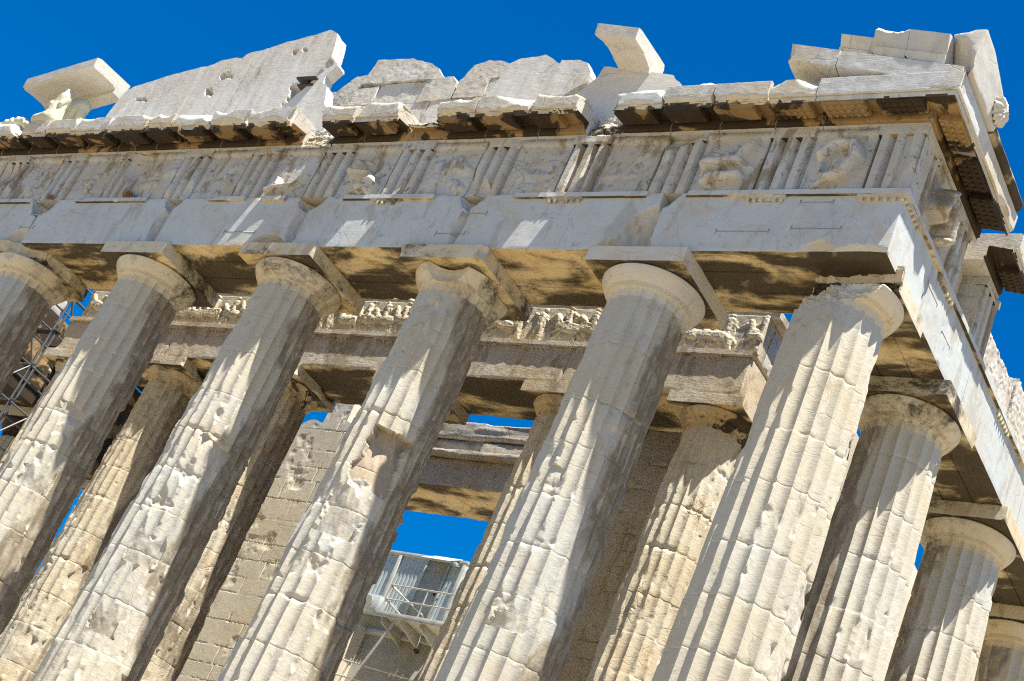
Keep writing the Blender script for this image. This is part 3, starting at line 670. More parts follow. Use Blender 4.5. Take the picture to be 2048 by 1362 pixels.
for k, c in enumerate(TG):
    triglyph(front, c, seed=60+k, damage=[.0, .05, .35, .05, .8, .1, .3, .35, .5, .35, .3, .2, .2][k], depth=.4)
    if k+1 < len(TG):
        xb, xa = c-.425, TG[k+1]+.425
        metope(front, xa, xb, figures.get(k, rcap(80+k, 5 if k < 9 else 3)), seed=90+k, amt=1.45 if k in (0, 1, 5, 6) else .55)
TGF = [-.455, 1.6, 3.69]
triglyph(flank, TGF[0]+.0, w=.80, ax=1, seed=72, damage=.05, depth=.35)
triglyph(flank, TGF[1], ax=1, seed=73, damage=.05, depth=.6); triglyph(flank, TGF[2], ax=1, seed=74, damage=.1, depth=.6)
metope(flank, TGF[0]+.41, TGF[1]-.43, [(-.25, .9, -.1, 1.05, .1, .1, 2.2), (-.2, .85, -.35, .55, .14, .12, 2.2), (-.35, .55, -.2, .42, .11, .1, 2), (-.05, .9, .1, .6, .12, .13, 2.2), (.1, .6, .2, .25, .14, .12, 2.2), (.2, .25, .05, .15, .1, .08, 2)], 1, 5)
# rough blocks standing behind the lost metopes of the long side
def knobbly(V, seed, amp=.02, sc=14): return V+np.stack([np.maximum(0, fbm(V, sc, 3, seed)), fbm(V, sc, 3, seed+3), fbm(V, sc, 3, seed+6)], 1)*amp
for (xa, xb, ya, yb, za, zb, s, lab) in ((-.5, .45, 2.12, 3.2, 11.75, 13.25, 1, 'rough stippled block between two side triglyphs'), (-.6, .35, 4.15, 5.1, 11.75, 13.1, 2, 'rough stippled block behind the far side triglyph'),
                                     (-.7, .40, 5.15, 7.2, 11.75, 13.35, 3, 'tall rough block with a smooth band beside the right picture edge'), (-.7, .45, 7.25, 9.4, 11.75, 13.6, 4, 'farthest rough block on the side entablature at the right edge')):
    o = stone('stone_block', (xa, xb), (ya, yb), (za, zb), M_ROUGH, None, .035, (.01, .08), 6, (.05, .14), .004, 5, 300+s, post=lambda V, b, s=s: knobbly(V, s))
    tag(o, lab, 'stone block', 'rough blocks on the side entablature')
# --- cornice blocks
GP = [(-.9, 3.355), (.64, 3.355), (.663, 3.33), (.645, 2.98), (.605, 2.975), (.60, 3.0), (.585, 2.99), (.58, 2.875), (.55, 2.88), (.545, 2.975), (.10, 3.06), (.07, 3.06), (.07, 2.84), (.03, 2.83), (.03, 2.746), (-.9, 2.746)]
GP = [(o, z+ZA) for o, z in GP]
def gplace(ax):
    def pl(V):
        s, o, z = V[:, 0], V[:, 1], V[:, 2]
        return np.stack([s, -AF-o, z], 1) if ax == 0 else np.stack([AF+o, s, z], 1)
    return pl
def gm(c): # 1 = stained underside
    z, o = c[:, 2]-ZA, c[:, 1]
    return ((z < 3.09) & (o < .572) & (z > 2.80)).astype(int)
def mutule(parent, c, ax, gut=True, seed=0, w=.78):
    V = []; P = []
    def add(v, p): P.extend([[k+len(V) for k in f_] for f_ in p]); V.extend([tuple(a) for a in v])
    zz = lambda o: ZA+3.06-(o-.10)*.185
    q, p, _ = lattice(lin(c-w/2, c+w/2, .05), lin(.13, .545, .05), [-.15, -.07, .006])
    q[:, 2] += zz(q[:, 1]); add(q, [list(a) for a in p])
    if gut:
        for i in range(6):
            for j in range(3):
                x = c-w/2+w*(i+.5)/6; o = .19+.145*j; v, p = tube((x, o, zz(o)-.14), (x, o, zz(o)-.18), .034, 8); add(v, p)
    V = rough(np.array(V), .006, 7, seed); rs = np.random.RandomState(seed); b = np.zeros(len(V))
    W_ = gplace(ax)(V)
    if ax == 0: P = [p for p in P]
    else: P = [p[::-1] for p in P]
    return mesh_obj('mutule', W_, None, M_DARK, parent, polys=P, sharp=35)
gj = [(-1.01, 1.545, 0), (-1.93, -1.03, .35), (-3.05, -1.96, .55), (-4.08, -3.07, .6), (-5.16, -4.10, .5), (-5.95, -5.18, 9), (-7.06, -5.97, .6), (-8.35, -7.08, .7), (-9.34, -8.37, .8), (-10.33, -9.36, 8), (-11.53, -10.35, .5), (-12.42, -11.55, .5), (-13.28, -12.44, 9), (-14.63, -13.30, .7),
      (-15.79, -14.65, .8), (-17.06, -15.81, .8), (-17.91, -17.08, .9), (-19.22, -17.93, .7), (-20.38, -19.24, .5), (-21.48, -20.40, .5), (-22.52, -21.50, .4), (-23.6, -22.54, .5), (-24.7, -23.62, .5)]
mut = sorted(set(TG+[(TG[i]+TG[i+1])/2 for i in range(len(TG)-1)]), reverse=True)
def cornice(parent, a, b, dmg, seed, ax=0, sgn=-1):
    rs = np.random.RandomState(seed)
    def post(V, brk):
        L = b-a
        if dmg >= 8:     # the overhang is broken away
            V = bite(V, (a+L/2, .663, ZA+3.0), (rs.normal()*.1, 1, .25 if dmg > 8 else -.35), .70 if dmg > 8 else .45, 3., .05, seed, brk)
            for k in range(5): V = bite(V, (a+rs.rand()*L, .15, ZA+3.3), (rs.normal()*.4, .8, .7), .12, .35, .03, seed+k, brk)
            return V
        n = int(3+9*dmg)
        for k in range(n):
            s = a+rs.rand()*L
            if rs.rand() < .22: V = bite(V, (s, .66, ZA+3.355), (rs.normal()*.25, 1, rs.uniform(.5, 1)), rs.uniform(.02, .08)*(.5+dmg), rs.uniform(.2, .6), .008, seed+k, brk)
            else: V = bite(V, (s, .60, ZA+2.88), (rs.normal()*.3, .8, -.6), rs.uniform(.03, .09)*(.4+dmg), rs.uniform(.12, .3), .012, seed+k, brk)
        if dmg > .3:
            for e, sg in ((a, -1), (b, 1)):
                if rs.rand() < .75: V = bite(V, (e, .66, ZA+rs.choice([2.95, 3.3])), (sg*.8, .7, rs.normal()*.6), rs.uniform(.05, .13), rs.uniform(.2, .45), .02, seed+7, brk)
        return V
    post0 = post
    def post(V, brk):
        if (ax == 0 and b > 1.5): V[:, 0] = np.minimum(V[:, 0], .882+V[:, 1])
        if (ax == 1 and a < -1.5): V[:, 0] = np.maximum(V[:, 0], -.882-V[:, 1])
        return post0(V, brk)
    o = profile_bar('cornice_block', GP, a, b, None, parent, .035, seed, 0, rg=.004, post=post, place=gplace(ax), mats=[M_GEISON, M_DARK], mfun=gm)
    if dmg < 8:
        for c in (mut if ax == 0 else [-.455, .57, 1.6, 3.69, 4.75]):
            lo, hi = c-.39, c+.39
            lo2, hi2 = max(lo, a+.03), min(hi, b-.03)
            if hi2-lo2 > .25: mutule(o, (lo2+hi2)/2, ax, dmg < .4, seed, hi2-lo2)
    return o
for k, (a, b, d) in enumerate(gj): cornice(front, a, b, d, 400+k)
cornice(flank, -1.545, 2.25, .15, 450, 1); cornice(flank, 2.75, 3.95, .3, 451, 1)

# ------------------------------------------------------------------ pediment
FL = ZA+3.36
def chan(sc, amp, seed):
    return lambda P: amp*fbm(P*np.array([1, 0, 1]), (sc, 1, .35), 4, seed)
def pock(P):
    h = .008*fbm(P*np.array([1, 0, 1]), (5, 1, .35), 4, 0)
    for x, z, rx_, rz_, d in ((-20.05, 15.25, .17, .08, .12), (-17.75, 15.35, .11, .11, .16), (-17.45, 15.85, .17, .09, .12), (-14.75, 15.15, .25, .28, .2), (-15.6, 16.5, .05, .06, .08), (-15.3, 16.55, .05, .06, .08)):
        h = h+d*sstep(1.1, .85, np.maximum(np.abs(P[:, 0]-x+.3*(P[:, 2]-z))/rx_, np.abs(P[:, 2]-z)/rz_*1.15)+.45*fbm(P, 6, 3, 4))
    for x in (-19.55, -18.35, -17.3, -16.55): h = h+.007*sstep(.03, .0, np.abs(P[:, 0]-x-.28*(P[:, 2]-15)*0))
    return h
ped = [('broad tilted looking slab of the pediment rising to a sharp broken peak', [(-21.1, 13.7), (-20.9, 15.45), (-20.8, 15.61), (-20.7, 15.66), (-19.76, 15.97), (-18.16, 16.3), (-17.9, 16.42), (-17.5, 16.47), (-17.3, 16.45), (-17.2, 16.56), (-16.56, 16.70), (-16.07, 16.85), (-15.22, 17.04), (-14.85, 17.15), (-14.55, 17.02), (-14.40, 16.6), (-14.33, 16.23), (-14.42, 15.9), (-14.52, 15.5), (-14.4, 14.8), (-14.3, 13.7)], -.62, -.22, M_TYMP),
       ('narrow pointed shard leaning at the right end of the broad pediment slab', [(-15.2, 13.72), (-14.7, 14.75), (-14.3, 15.4), (-14.05, 15.75), (-13.86, 15.90), (-13.80, 15.8), (-14.0, 15.5), (-13.95, 15.25), (-13.75, 15.1), (-13.55, 14.6), (-13.2, 14.3), (-13.1, 13.72)], -.75, -.45, M_TYMP),
       ('streaked white pediment slab in the middle with a bitten top edge', [(-9.6, 13.72), (-9.2, 14.5), (-8.98, 15.6), (-8.75, 15.74), (-8.3, 15.77), (-8.15, 15.80), (-7.95, 15.70), (-7.68, 15.50), (-7.66, 15.62), (-7.2, 15.58), (-6.95, 15.47), (-6.80, 15.2), (-6.78, 14.9), (-7.05, 14.75), (-7.3, 14.45), (-7.2, 13.72)], -.62, -.25, M_TYMP),
       ('smooth new pediment block carrying the single cornice stone', [(-7.15, 13.72), (-6.95, 14.3), (-6.75, 14.72), (-6.55, 15.0), (-6.48, 15.30), (-5.4, 15.10), (-4.75, 14.94), (-4.5, 14.7), (-4.4, 13.72)], -.66, -.15, M_NEW)]
for i, (lab, poly, y0, y1, m) in enumerate(ped):
    prism_o = prism('pediment_slab', poly[::-1], y0, y1, m, None, .05, .022, 500+i, face=(chan(5, .008, i) if i != 0 else pock) if m is M_TYMP else None, rg=.002)
    tag(prism_o, lab, 'stone slab')
back = thing('backing_wall', 'coursed wall of rough bossed blocks showing behind the pediment slabs', 'stone wall')
def bblk(pts, y0, y1, s): 
    P = pts
    o = prism('stone_block', P[::-1], y0, y1, M_ROUGH, back, .045, .025, 520+s, face=lambda V: -.009*np.maximum(0, fbm(V, 12, 3, s)), rg=.003)
bl = [[(-14.5, 13.72), (-11.6, 13.72), (-11.6, 14.55), (-14.5, 14.55)], [(-11.57, 13.72), (-8.6, 13.72), (-8.6, 14.5), (-11.57, 14.5)], [(-14.6, 14.58), (-12.9, 14.57), (-12.9, 15.15), (-14.6, 15.15)], [(-12.87, 14.57), (-11.3, 14.56), (-11.3, 15.2), (-12.87, 15.2)],
      [(-11.27, 14.53), (-9.5, 14.53), (-9.5, 15.25), (-11.27, 15.25)], [(-14.55, 15.18), (-13.0, 15.2), (-13.0, 15.75), (-14.4, 15.66)], [(-12.97, 15.23), (-11.7, 15.23), (-11.7, 15.85), (-12.97, 15.85)], [(-11.67, 15.23), (-10.75, 15.28), (-10.8, 15.75), (-10.95, 15.95), (-11.67, 15.88)],
      [(-10.72, 15.28), (-9.9, 15.28), (-9.9, 15.85), (-10.5, 15.95), (-10.72, 15.8)], [(-14.3, 15.72), (-13.7, 15.75), (-13.6, 16.2), (-13.9, 16.2)], [(-13.6, 15.88), (-11.5, 15.9), (-11.45, 16.15), (-11.7, 16.35), (-12.5, 16.6), (-13.45, 16.62)], [(-10.7, 15.85), (-9.4, 15.85), (-9.3, 16.2), (-9.75, 16.30), (-10.2, 16.40), (-10.55, 16.28)], [(-9.87, 15.28), (-8.7, 15.3), (-8.7, 15.82), (-9.87, 15.82)]]
for s, p in enumerate(bl): bblk(p, -.02+.03*math.sin(s*2.3), .8, s)
# raking cornice stones (top-level: they lie loose on the pediment)
def raking(name, label, x0, x1, zb0, slope, prof, mat, seed, nb=3, group=None, yoff=0., post=None, mats=None, mfun=None, bd=(.03, .08)):
    def pl(V):
        return np.stack([V[:, 0], -V[:, 1]+yoff, V[:, 2]+zb0+slope*(V[:, 0]-x0)], 1)
    o = profile_bar(name, prof, x0, x1, mat, None, .04, seed, nb, bd, .004, place=pl, post=post, mats=mats, mfun=mfun)
    return tag(o, label, 'cornice block', group)
RKP = [(1.5, 0), (1.52, .25), (1.40, .30), (.3, .42), (.3, -.1), (.62, -.1), (.62, .02), (.75, .05), (1.1, .02), (1.40, -.03)]
raking('cornice_block', 'overhanging cornice stone on the far left above the seated statue pair', -23.6, -21.3, 15.07, .25, RKP, M_NEW, 601, 4)
RKC = [(1.5, 0), (1.52, .26), (1.40, .30), (.35, .40), (.3, .30), (.3, -.12), (.72, -.16), (.74, -.08), (.84, -.05), (1.1, .02), (1.35, .0)]
def cpost(V, b):
    V = bite(V, (-6.46, .9, -.05), (-1, -.15, -.6), .28, .9, .03, 4, b); return bite(V, (-6.46, 1.5, .1), (-1, .6, -.1), .10, .6, .02, 5, b)
raking('cornice_block', 'single cornice stone jutting alone against the sky above the pediment middle', -6.5, -5.32, 15.42, -.22, RKC, M_NEW, 602, 2, post=cpost)
RK1 = [(1.52, 0), (1.54, .36), (1.45, .40), (-.2, .45), (-.2, -.15), (.7, -.15), (.72, -.02), (1.3, -.03)]
raking('cornice_block', 'sloping cornice stone lowest in the corner stack with its free left end', -1.84, -.86, 14.31, -.24, RK1, M_GEISON, 603, 6, 'stones of the corner stack')
raking('cornice_block', 'long sloping cornice stone lying under the gutter stones of the corner stack', -.84, 1.50, 14.07, -.24, [(o, z) for o, z in RK1], M_GEISON, 604, 4, 'stones of the corner stack')
RK2 = [(1.48, .0), (1.54, .14), (1.50, .16), (1.56, .35), (1.62, .55), (1.55, .58), (.4, .58), (.4, .0)]
raking('gutter_stone', 'curved gutter stone leftmost on the top of the corner stack', -.97, -.30, 14.54, -.24, [(o-.12, z*.62) for o, z in RK2], M_GEISON, 605, 6, 'stones of the corner stack')
raking('gutter_stone', 'cracked middle gutter stone on the top of the corner stack', -.29, .36, 14.36, -.24, RK2, M_GEISON, 606, 4, 'stones of the corner stack')
raking('gutter_stone', 'gutter stone on the corner stack touching the corner block', .37, 1.12, 14.20, -.24, RK2, M_GEISON, 607, 4, 'stones of the corner stack')
def cornerw(V):
    # tapers towards its top and leans outward
    t = np.clip((V[:, 2]-13.84)/.85, 0, 1); V = V.copy(); V[:, 0] += .10*t*(V[:, 0] > 1.3); V[:, 2] -= np.clip(V[:, 1]+1.0, 0, 9)*.32*t; return V
def cornerb(V, b):
    V = bite(V, (1.15, -1.55, 14.0), (-.7, -.7, -.4), .35, 1.2, .02, 1, b); return V
co = thing('corner_block', 'block over the corner with a carved lion head on its outer side', 'carved block', None)
stone('block', (1.14, 1.62), (-1.56, .05), (13.84, 14.69), M_NEW, co, .045, (.005, .03), 3, (.03, .08), .004, 5, 611, warp=cornerw, post=cornerb)
def lion():
    V = []; n = 40; m = 18
    ts = np.linspace(0, math.pi/2, m); th = np.arange(n)/n*2*math.pi
    T, A = np.meshgrid(ts, th, indexing='ij'); rad = np.cos(T)*.26*(1+.05*np.sin(A*14)*np.cos(T)); hh = np.sin(T)*.16+.03*np.sin(A*14)*np.cos(T)
    X = 1.66+hh; Y = -.12+rad*np.cos(A); Z = 14.16+rad*np.sin(A)
    V = np.stack([X, Y, Z], -1).reshape(-1, 3); V = rough(V, .02, 9, 4)
    i = np.arange(m-1)[:, None]*n; j = np.arange(n)[None]; j2 = (j+1) % n
    Q = np.stack([i+j, i+j2, i+n+j2, i+n+j], -1).reshape(-1, 4)
    mesh_obj('lion_head', V, Q, M_NEW, co, sharp=40)
lion()
def fs(V):
    return np.stack([V[:, 1], V[:, 0], V[:, 2]], 1)
o = profile_bar('gutter_stone', [(.5, 13.80), (1.60, 13.80), (1.64, 13.92), (1.60, 14.02), (1.2, 14.06), (.5, 14.05)], .07, 2.15, M_SOFFIT, None, .04, 612, 6, (.03, .09), place=fs)
tag(o, 'ochre stained strip of gutter stone along the side edge of the corner roof', 'cornice block', 'stones of the corner stack')

# ------------------------------------------------------------------ porch entablature, walls
porch = thing('porch_entablature', 'inner porch beam with a carved procession frieze seen between the front columns', 'entablature')
YP = 4.25
jx = [-3.88, -8.19, -12.38, -16.5, -20.42, -24.75]
for k in range(5):
    stone('architrave_block', (jx[k+1]+.01, jx[k]), (YP, 5.9), (10.802, 11.74), M_PORCH, porch, .05, (.005, .05), 8, (.03, .09), .006, 5, 700+k, soffit=M_SOFFIT)
def crown(name, prof, mat, seed, nb=8, x0=-24.8, x1=-3.80, bd=(.03, .07)):
    return profile_bar(name, prof, x0, x1, mat, porch, .05, seed, nb, bd, .004, place=lambda V: np.stack([V[:, 0], YP-V[:, 1], V[:, 2]], 1), sharp=35)
crown('taenia', [(-.1, 11.742), (.07, 11.742), (.07, 11.86), (-.1, 11.86)], M_PORCH, 711, 14)
for k in range(14):
    c = -4.9-1.42*k; V = []; P = []
    def add(v, p): P.extend([[q+len(V) for q in f_] for f_ in p]); V.extend([tuple(a) for a in v])
    q, p, _ = lattice([c-.36, c+.36], [YP-.05, YP+.05], [11.67, 11.738]); add(q, [list(a) for a in p])
    for i in range(6): v, p = tube((c-.3+.12*i, YP-.022, 11.68), (c-.3+.12*i, YP-.022, 11.625), .026, 6); add(v, p)
    mesh_obj('regula', np.array(V), None, M_PORCH, porch, polys=P, sharp=40)
def rider(x, rs):
    s = rs.uniform(.93, 1.04); j = lambda: rs.uniform(-.03, .03); c = []
    def a(x0, z0, x1, z1, r0, r1, h=1.): c.append((x+(x0+j())*s, (z0+j())*s, x+(x1+j())*s, (z1+j())*s, r0*s, r1*s, h))
    k = rs.rand()
    if k < .72:
        up = rs.uniform(0, .12)
        a(0, .44+up, .46, .42, .125, .135, 1.3); a(0, .48+up, -.14, .70+up, .09, .06, 1.2); a(-.14, .72+up, -.28, .60+up, .055, .04, 1.2)
        a(0, .36+up, -.18, .24+up, .05, .035); a(-.18, .24+up, -.1, .06, .035, .028); a(.03, .34, -.06, .16, .05, .035); a(-.06, .16, .0, .0, .035, .03)
        a(.48, .38, .60, .2, .07, .04); a(.60, .2, .53, .02, .04, .03); a(.42, .34, .46, .18, .06, .035); a(.46, .18, .38, .02, .035, .03); a(.58, .48, .72, .25, .03, .04, .8)
        if rs.rand() < .85:
            a(.2, .52, .17, .82, .075, .085, 1.5); a(.16, .93, .17, .96, .055, .05, 1.5); a(.17, .80, -.02, .66, .035, .028, 1.3); a(.22, .52, .10, .36, .06, .045, 1.5); a(.10, .36, .16, .16, .045, .03, 1.4)
            if rs.rand() < .6: a(.22, .8, .5, .66, .06, .03, .8)
    else:
        a(0, .5, .02, .82, .075, .09, 1.4); a(.02, .93, .02, .95, .055, .05, 1.4); a(-.02, .5, -.08, .26, .065, .05, 1.3); a(-.08, .26, -.05, .02, .05, .03, 1.2); a(.05, .5, .1, .26, .065, .05, 1.2); a(.1, .26, .18, .02, .045, .03, 1.2); a(.05, .78, .22, .6, .035, .03, 1.2); a(-.04, .78, -.2, .88, .035, .03, 1.2); a(.1, .75, .12, .2, .05, .08, .8)
    return c
caps = []; rs = np.random.RandomState(5); x = -25.
while x < -3.7: caps += rider(x, rs); x += rs.uniform(.46, .72)
def frieze_slab(xa, xb, seed, ax=0):
    V, Q, side = lattice(lin(xa, xb, .0125), [4.36, 4.45, 4.7], np.concatenate([lin(11.862, 12.86, .0125)]))
    fm = V[:, 1] < 4.361; hgt = capsules(V[:, 0]+.01*fbm(V, 20, 2, 3), V[:, 2]-11.862, caps)
    loss = sstep(.1, .35, fbm(V, 1.3, 3, 77)); hgt = hgt*(1-.45*loss)
    V[fm, 1] -= (np.minimum(hgt*.7, .08)+(hgt > .01)*.006*fbm(V, 25, 3, 5)+.006*fbm(V, 5, 3, 8))[fm]
    return mesh_obj('frieze_slab', V, Q, M_STATUE2, porch, sharp=0)
M_STATUE2 = marble('marble_relief', white=(.54, .48, .34), cream=(.50, .42, .27), ochre=.3, grey=.1, brown=.25, cracks=.1, bump=.4, pits=.3)
fx = list(np.linspace(-24.6, -3.86, 15))
for k in range(14): frieze_slab(fx[k], fx[k+1]-.008, 720+k)
stone('frieze_end', (-4.6, -3.87), (4.72, 5.9), (11.862, 12.86), M_ROUGH, porch, .05, (.01, .04), 3, (.03, .08), .012, 9, 741)
crown('crowning_course', [(-1.5, 12.862), (-.14, 12.862), (-.13, 12.90), (-.12, 12.93), (-.12, 13.02), (-1.5, 13.04)], M_PORCH, 742, 6, x1=-3.66)
def wallmesh(name, xa, xb, yf, yb, za, ztop, seed, mat, parent, course=.60, blen=1.35, deep=1., holes=()):
    """coursed ashlar face cut as one skin, joints as grooves"""
    step = .022
    V, Q, side = lattice(lin(xa, xb, step), np.concatenate([[yf, yf+.05], lin(yf+.3, yb, .4)]), lin(za, za+1, 1/int((ztop(0)-za if callable(ztop) else ztop-za)/step)))
    if callable(ztop): V[:, 2] = za+(V[:, 2]-za)*(ztop(V[:, 0])-za)
    else: V[:, 2] = za+(V[:, 2]-za)*(ztop-za)
    fm = V[:, 1] < yf+.001
    zw = V[:, 2]+.12*np.sin(V[:, 2]*2.1+seed)+.05*np.sin(V[:, 2]*5.3); ci = np.floor(zw/course); zc = (zw/course-ci); hor = np.minimum(zc, 1-zc)*course
    hsh = lambda a: np.modf(np.abs(np.sin(a*12.9898+seed)*43758.5453))[0]
    xo = V[:, 0]/(blen*(.75+.6*hsh(ci+.37)))+.5*(ci % 2)+.25*hsh(ci); bi = np.floor(xo); xc = xo-bi; ver = np.minimum(xc, 1-xc)*blen
    d = np.minimum(hor, ver); op = np.clip(.25+1.6*fbm(V, 1.3, 3, seed), .05, 1.2)
    wdt = .008+.05*np.clip(fbm(V, 3.3, 4, seed+3)-.25, 0, 1)
    V[fm, 1] += (.03*deep*op*sstep(wdt*deep+.006, wdt*.5, d)+.004*hsh(ci*7.1+bi*3.3)+.002*fbm(V, 3, 3, seed+6)+.05*np.clip(fbm(V, 1.6, 4, seed+9)-.33, 0, 1))[fm]
    return mesh_obj(name, V, Q, mat, parent, sharp=35, attrs=dict(tint=hsh(ci*7.1+bi*3.3)*.9))
cw = thing('ruined_wall', 'coursed inner wall of pale blocks with a great open doorway behind the porch', 'stone wall')
def ltop(x): return 11.75+.5*sstep(-20.5, -19.4, x)+.65*(x > -19.2)*(x < -18.4)-.5*(x > -17.9)+.08*np.sin(x*5)
wallmesh('wall_left_of_door', -25.0, -16.88, 9.3, 10.9, .4, ltop, 3, M_WALL, cw)
cw.children[0].name = 'ashlar_wall'
wallmesh('ashlar_wall', -11.96, -3.7, 9.3, 10.9, .4, 13.3, 5, M_PORCH, cw, .56, 1.15, 2.6)
li = thing('door_lintel', 'weathered grey lintel beams stacked over the doorway with splintered edges', 'lintel')
stone('lintel_beam', (-18.0, -11.2), (9.25, 10.95), (10.62, 11.45), M_LINTEL, li, .05, (.01, .06), 6, (.04, .1), .012, (1, 3, 8), 801, soffit=M_SOFFIT)
stone('lintel_slab', (-17.8, -11.3), (9.02, 10.9), (11.46, 11.62), M_LINTEL, li, .05, (.01, .09), 16, (.06, .16), .02, (1, 3, 8), 802)
stone('lintel_beam', (-15.55, -13.65), (9.36, 10.9), (11.63, 12.1), M_LINTEL, li, .05, (.01, .08), 10, (.05, .14), .02, (1, 3, 8), 803)
stone('lintel_beam', (-13.6, -11.2), (9.3, 10.9), (11.63, 12.05), M_LINTEL, li, .05, (.01, .08), 10, (.05, .14), .02, (1, 3, 8), 804)
stone('lintel_beam', (-17.2, -11.2), (9.28, 10.9), (12.11, 12.62), M_LINTEL, li, .05, (.01, .08), 12, (.05, .13), .025, (1, 3, 8), 805)
o = stone('ceiling_slab', (-9.7, -3.7), (5.95, 9.28), (12.9, 13.3), M_SOFFIT, None, .1, (.01, .05), 4, (.04, .1), .006, 4, 811)
tag(o, 'dark stained ceiling slab spanning from the inner porch to the wall', 'ceiling slab')
sw = thing('side_wall', 'inner side wall of the temple running back behind the corner columns', 'stone wall')
stone('ashlar_wall', (-4.9, -3.72), (6.6, 40), (.4, 12.85), M_WALL, sw, .35, (.01, .03), 0, rg=.01)
stone('ashlar_wall', (-25.1, -23.9), (10.95, 40), (.4, 10.6), M_WALL, thing('side_wall', 'far inner side wall glimpsed between the leftmost columns', 'stone wall'), .35, (.01, .03), 0, rg=.01)
for k, y in enumerate((3.7, 8., 12.3)):
    column(('dark', 'second dark', 'third dark')[k]+' column under the far side entablature behind the scaffolding', -28.85, y, 8, 160, 51+k, nchip=10, capmat=M_DARK, group='far side columns')  # capitals take the shade-darkened stone colour of the far entablature
nf = thing('entablature', 'far side entablature coloured dark for its shade behind scaffolding at the left picture edge', 'entablature')
stone('architrave_block', (-29.73, -27.96), (-.88, 16), (10.43, 11.75), M_DARK, nf, .12, (.01, .04), 6, (.05, .1), .008, 4, 821, soffit=M_DARK)  # dark crust colour stands in for the shade on this entablature
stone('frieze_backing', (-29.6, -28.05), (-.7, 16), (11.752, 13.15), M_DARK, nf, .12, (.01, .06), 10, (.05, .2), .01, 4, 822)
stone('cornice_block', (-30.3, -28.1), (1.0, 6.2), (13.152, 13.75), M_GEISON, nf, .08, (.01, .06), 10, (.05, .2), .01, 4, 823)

stone('added_shade_beam', (-28.0, -24.9), (6.7, 16), (13.16, 13.7), M_DARK, nf, .2, (.01, .04), 3, (.04, .1), .006, 4, 824)  # beam added to shade the inner face of the far entablature

# ------------------------------------------------------------------ sculptures on the pediment
def blob(name, label, balls, mat, loc, res=.035, drape=.02, seed=0, cat='statue', dsc=(7, 7, 3), scl=1.):
    mb = bpy.data.metaballs.new(name+'_ball'); mb.resolution = res; mb.render_resolution = res; mb.threshold = .12
    ob = bpy.data.objects.new(name+'_ball', mb); COL.objects.link(ob)
    for (a, b, r0, r1) in balls:
        a, b = Vector(a), Vector(b); L = (b-a).length; n = max(1, int(L/(min(r0, r1)*.5)))
        for k in range(n+1):
            e = mb.elements.new(); e.co = a.lerp(b, k/n)*scl; e.radius = (r0+(r1-r0)*k/n)*1.35*scl; e.stiffness = 1.6
    bpy.context.view_layer.update()
    dg = bpy.context.evaluated_depsgraph_get(); me = bpy.data.meshes.new_from_object(ob.evaluated_get(dg))
    V = np.empty(len(me.vertices)*3, np.float32); me.vertices.foreach_get('co', V); V = V.reshape(-1, 3).astype(float)
    P = [list(p.vertices) for p in me.polygons]
    bpy.data.objects.remove(ob); bpy.data.metaballs.remove(mb)
    V = V+np.array(loc)
    N = np.zeros_like(V)
    for p in P:
        n = np.cross(V[p[1]]-V[p[0]], V[p[2]]-V[p[0]])
        for i in p: N[i] += n
    N /= np.maximum(np.linalg.norm(N, axis=1, keepdims=True), 1e-9)
    fold = np.sin((V[:, 0]*1.1+V[:, 1])*38+6*fbm(V, 2.5, 3, seed))*.5
    V = V+N*(drape*fold*sstep(-.2, .3, fbm(V, 2, 2, seed+3))+drape*fbm(V, dsc, 4, seed+6))[:, None]
    o = mesh_obj(name, V, None, mat, None, polys=P, sharp=0)
    return tag(o, label, cat)
# headless seated man leaning back, left arm propped
blob('statue', 'headless seated male figure leaning back under the far left cornice stone', [((-.55, 0, .30), (-.2, 0, .62), .24, .27), ((-.2, 0, .62), (.12, 0, 1.02), .27, .25), ((.12, 0, 1.02), (.32, 0, 1.12), .24, .20), ((-.55, -.05, .25), (-1.0, -.1, .42), .18, .14), ((-1.0, -.1, .42), (-1.15, -.1, .08), .13, .10), ((.36, .0, 1.0), (.42, .1, .55), .13, .10), ((.42, .1, .55), (.35, .1, .1), .11, .10)], M_STATUE, (-22.15, -.80, FL+.0), seed=2, drape=.010)
blob('statue', 'headless kneeling draped female figure pressed against the seated man', [((0, 0, .12), (.0, -.02, .5), .23, .19), ((.0, -.02, .5), (.02, 0, .86), .16, .17), ((.02, 0, .86), (.0, 0, 1.12), .11, .08), ((-.05, -.1, .15), (-.45, -.1, .10), .16, .12), ((-.12, -.02, .84), (-.18, -.15, .58), .07, .06), ((.14, .0, .84), (.16, -.12, .58), .07, .06)], M_STATUE, (-21.80, -1.36, FL+.0), seed=5, drape=.016)
blob('statue', 'low coil of carved drapery and serpent lying left of the statue pair', [((-.6, 0, .1), (-.2, 0, .18), .12, .15), ((-.2, 0, .18), (.15, .0, .22), .15, .13), ((.15, 0, .22), (.35, 0, .1), .12, .12), ((-.75, -.05, .05), (-.6, 0, .1), .09, .11)], M_STATUE, (-23.15, -1.25, FL+.02), seed=8, drape=.03)
blob('statue', 'greenish broken reclining figure lying low on the cornice right of centre', [((-.8, 0, .16), (-.3, 0, .22), .18, .2), ((-.3, 0, .22), (.25, .0, .28), .17, .2), ((.25, 0, .28), (.65, .05, .22), .2, .2), ((.65, .05, .2), (.85, .05, .08), .16, .12), ((-.5, -.15, .1), (.2, -.2, .22), .12, .1)], M_STATUE, (-3.75, -.95, FL+.0), seed=11, drape=.03)
ib = thing('iron_bracket', 'rusty iron beam end sticking out of the broad pediment slab', 'bracket')
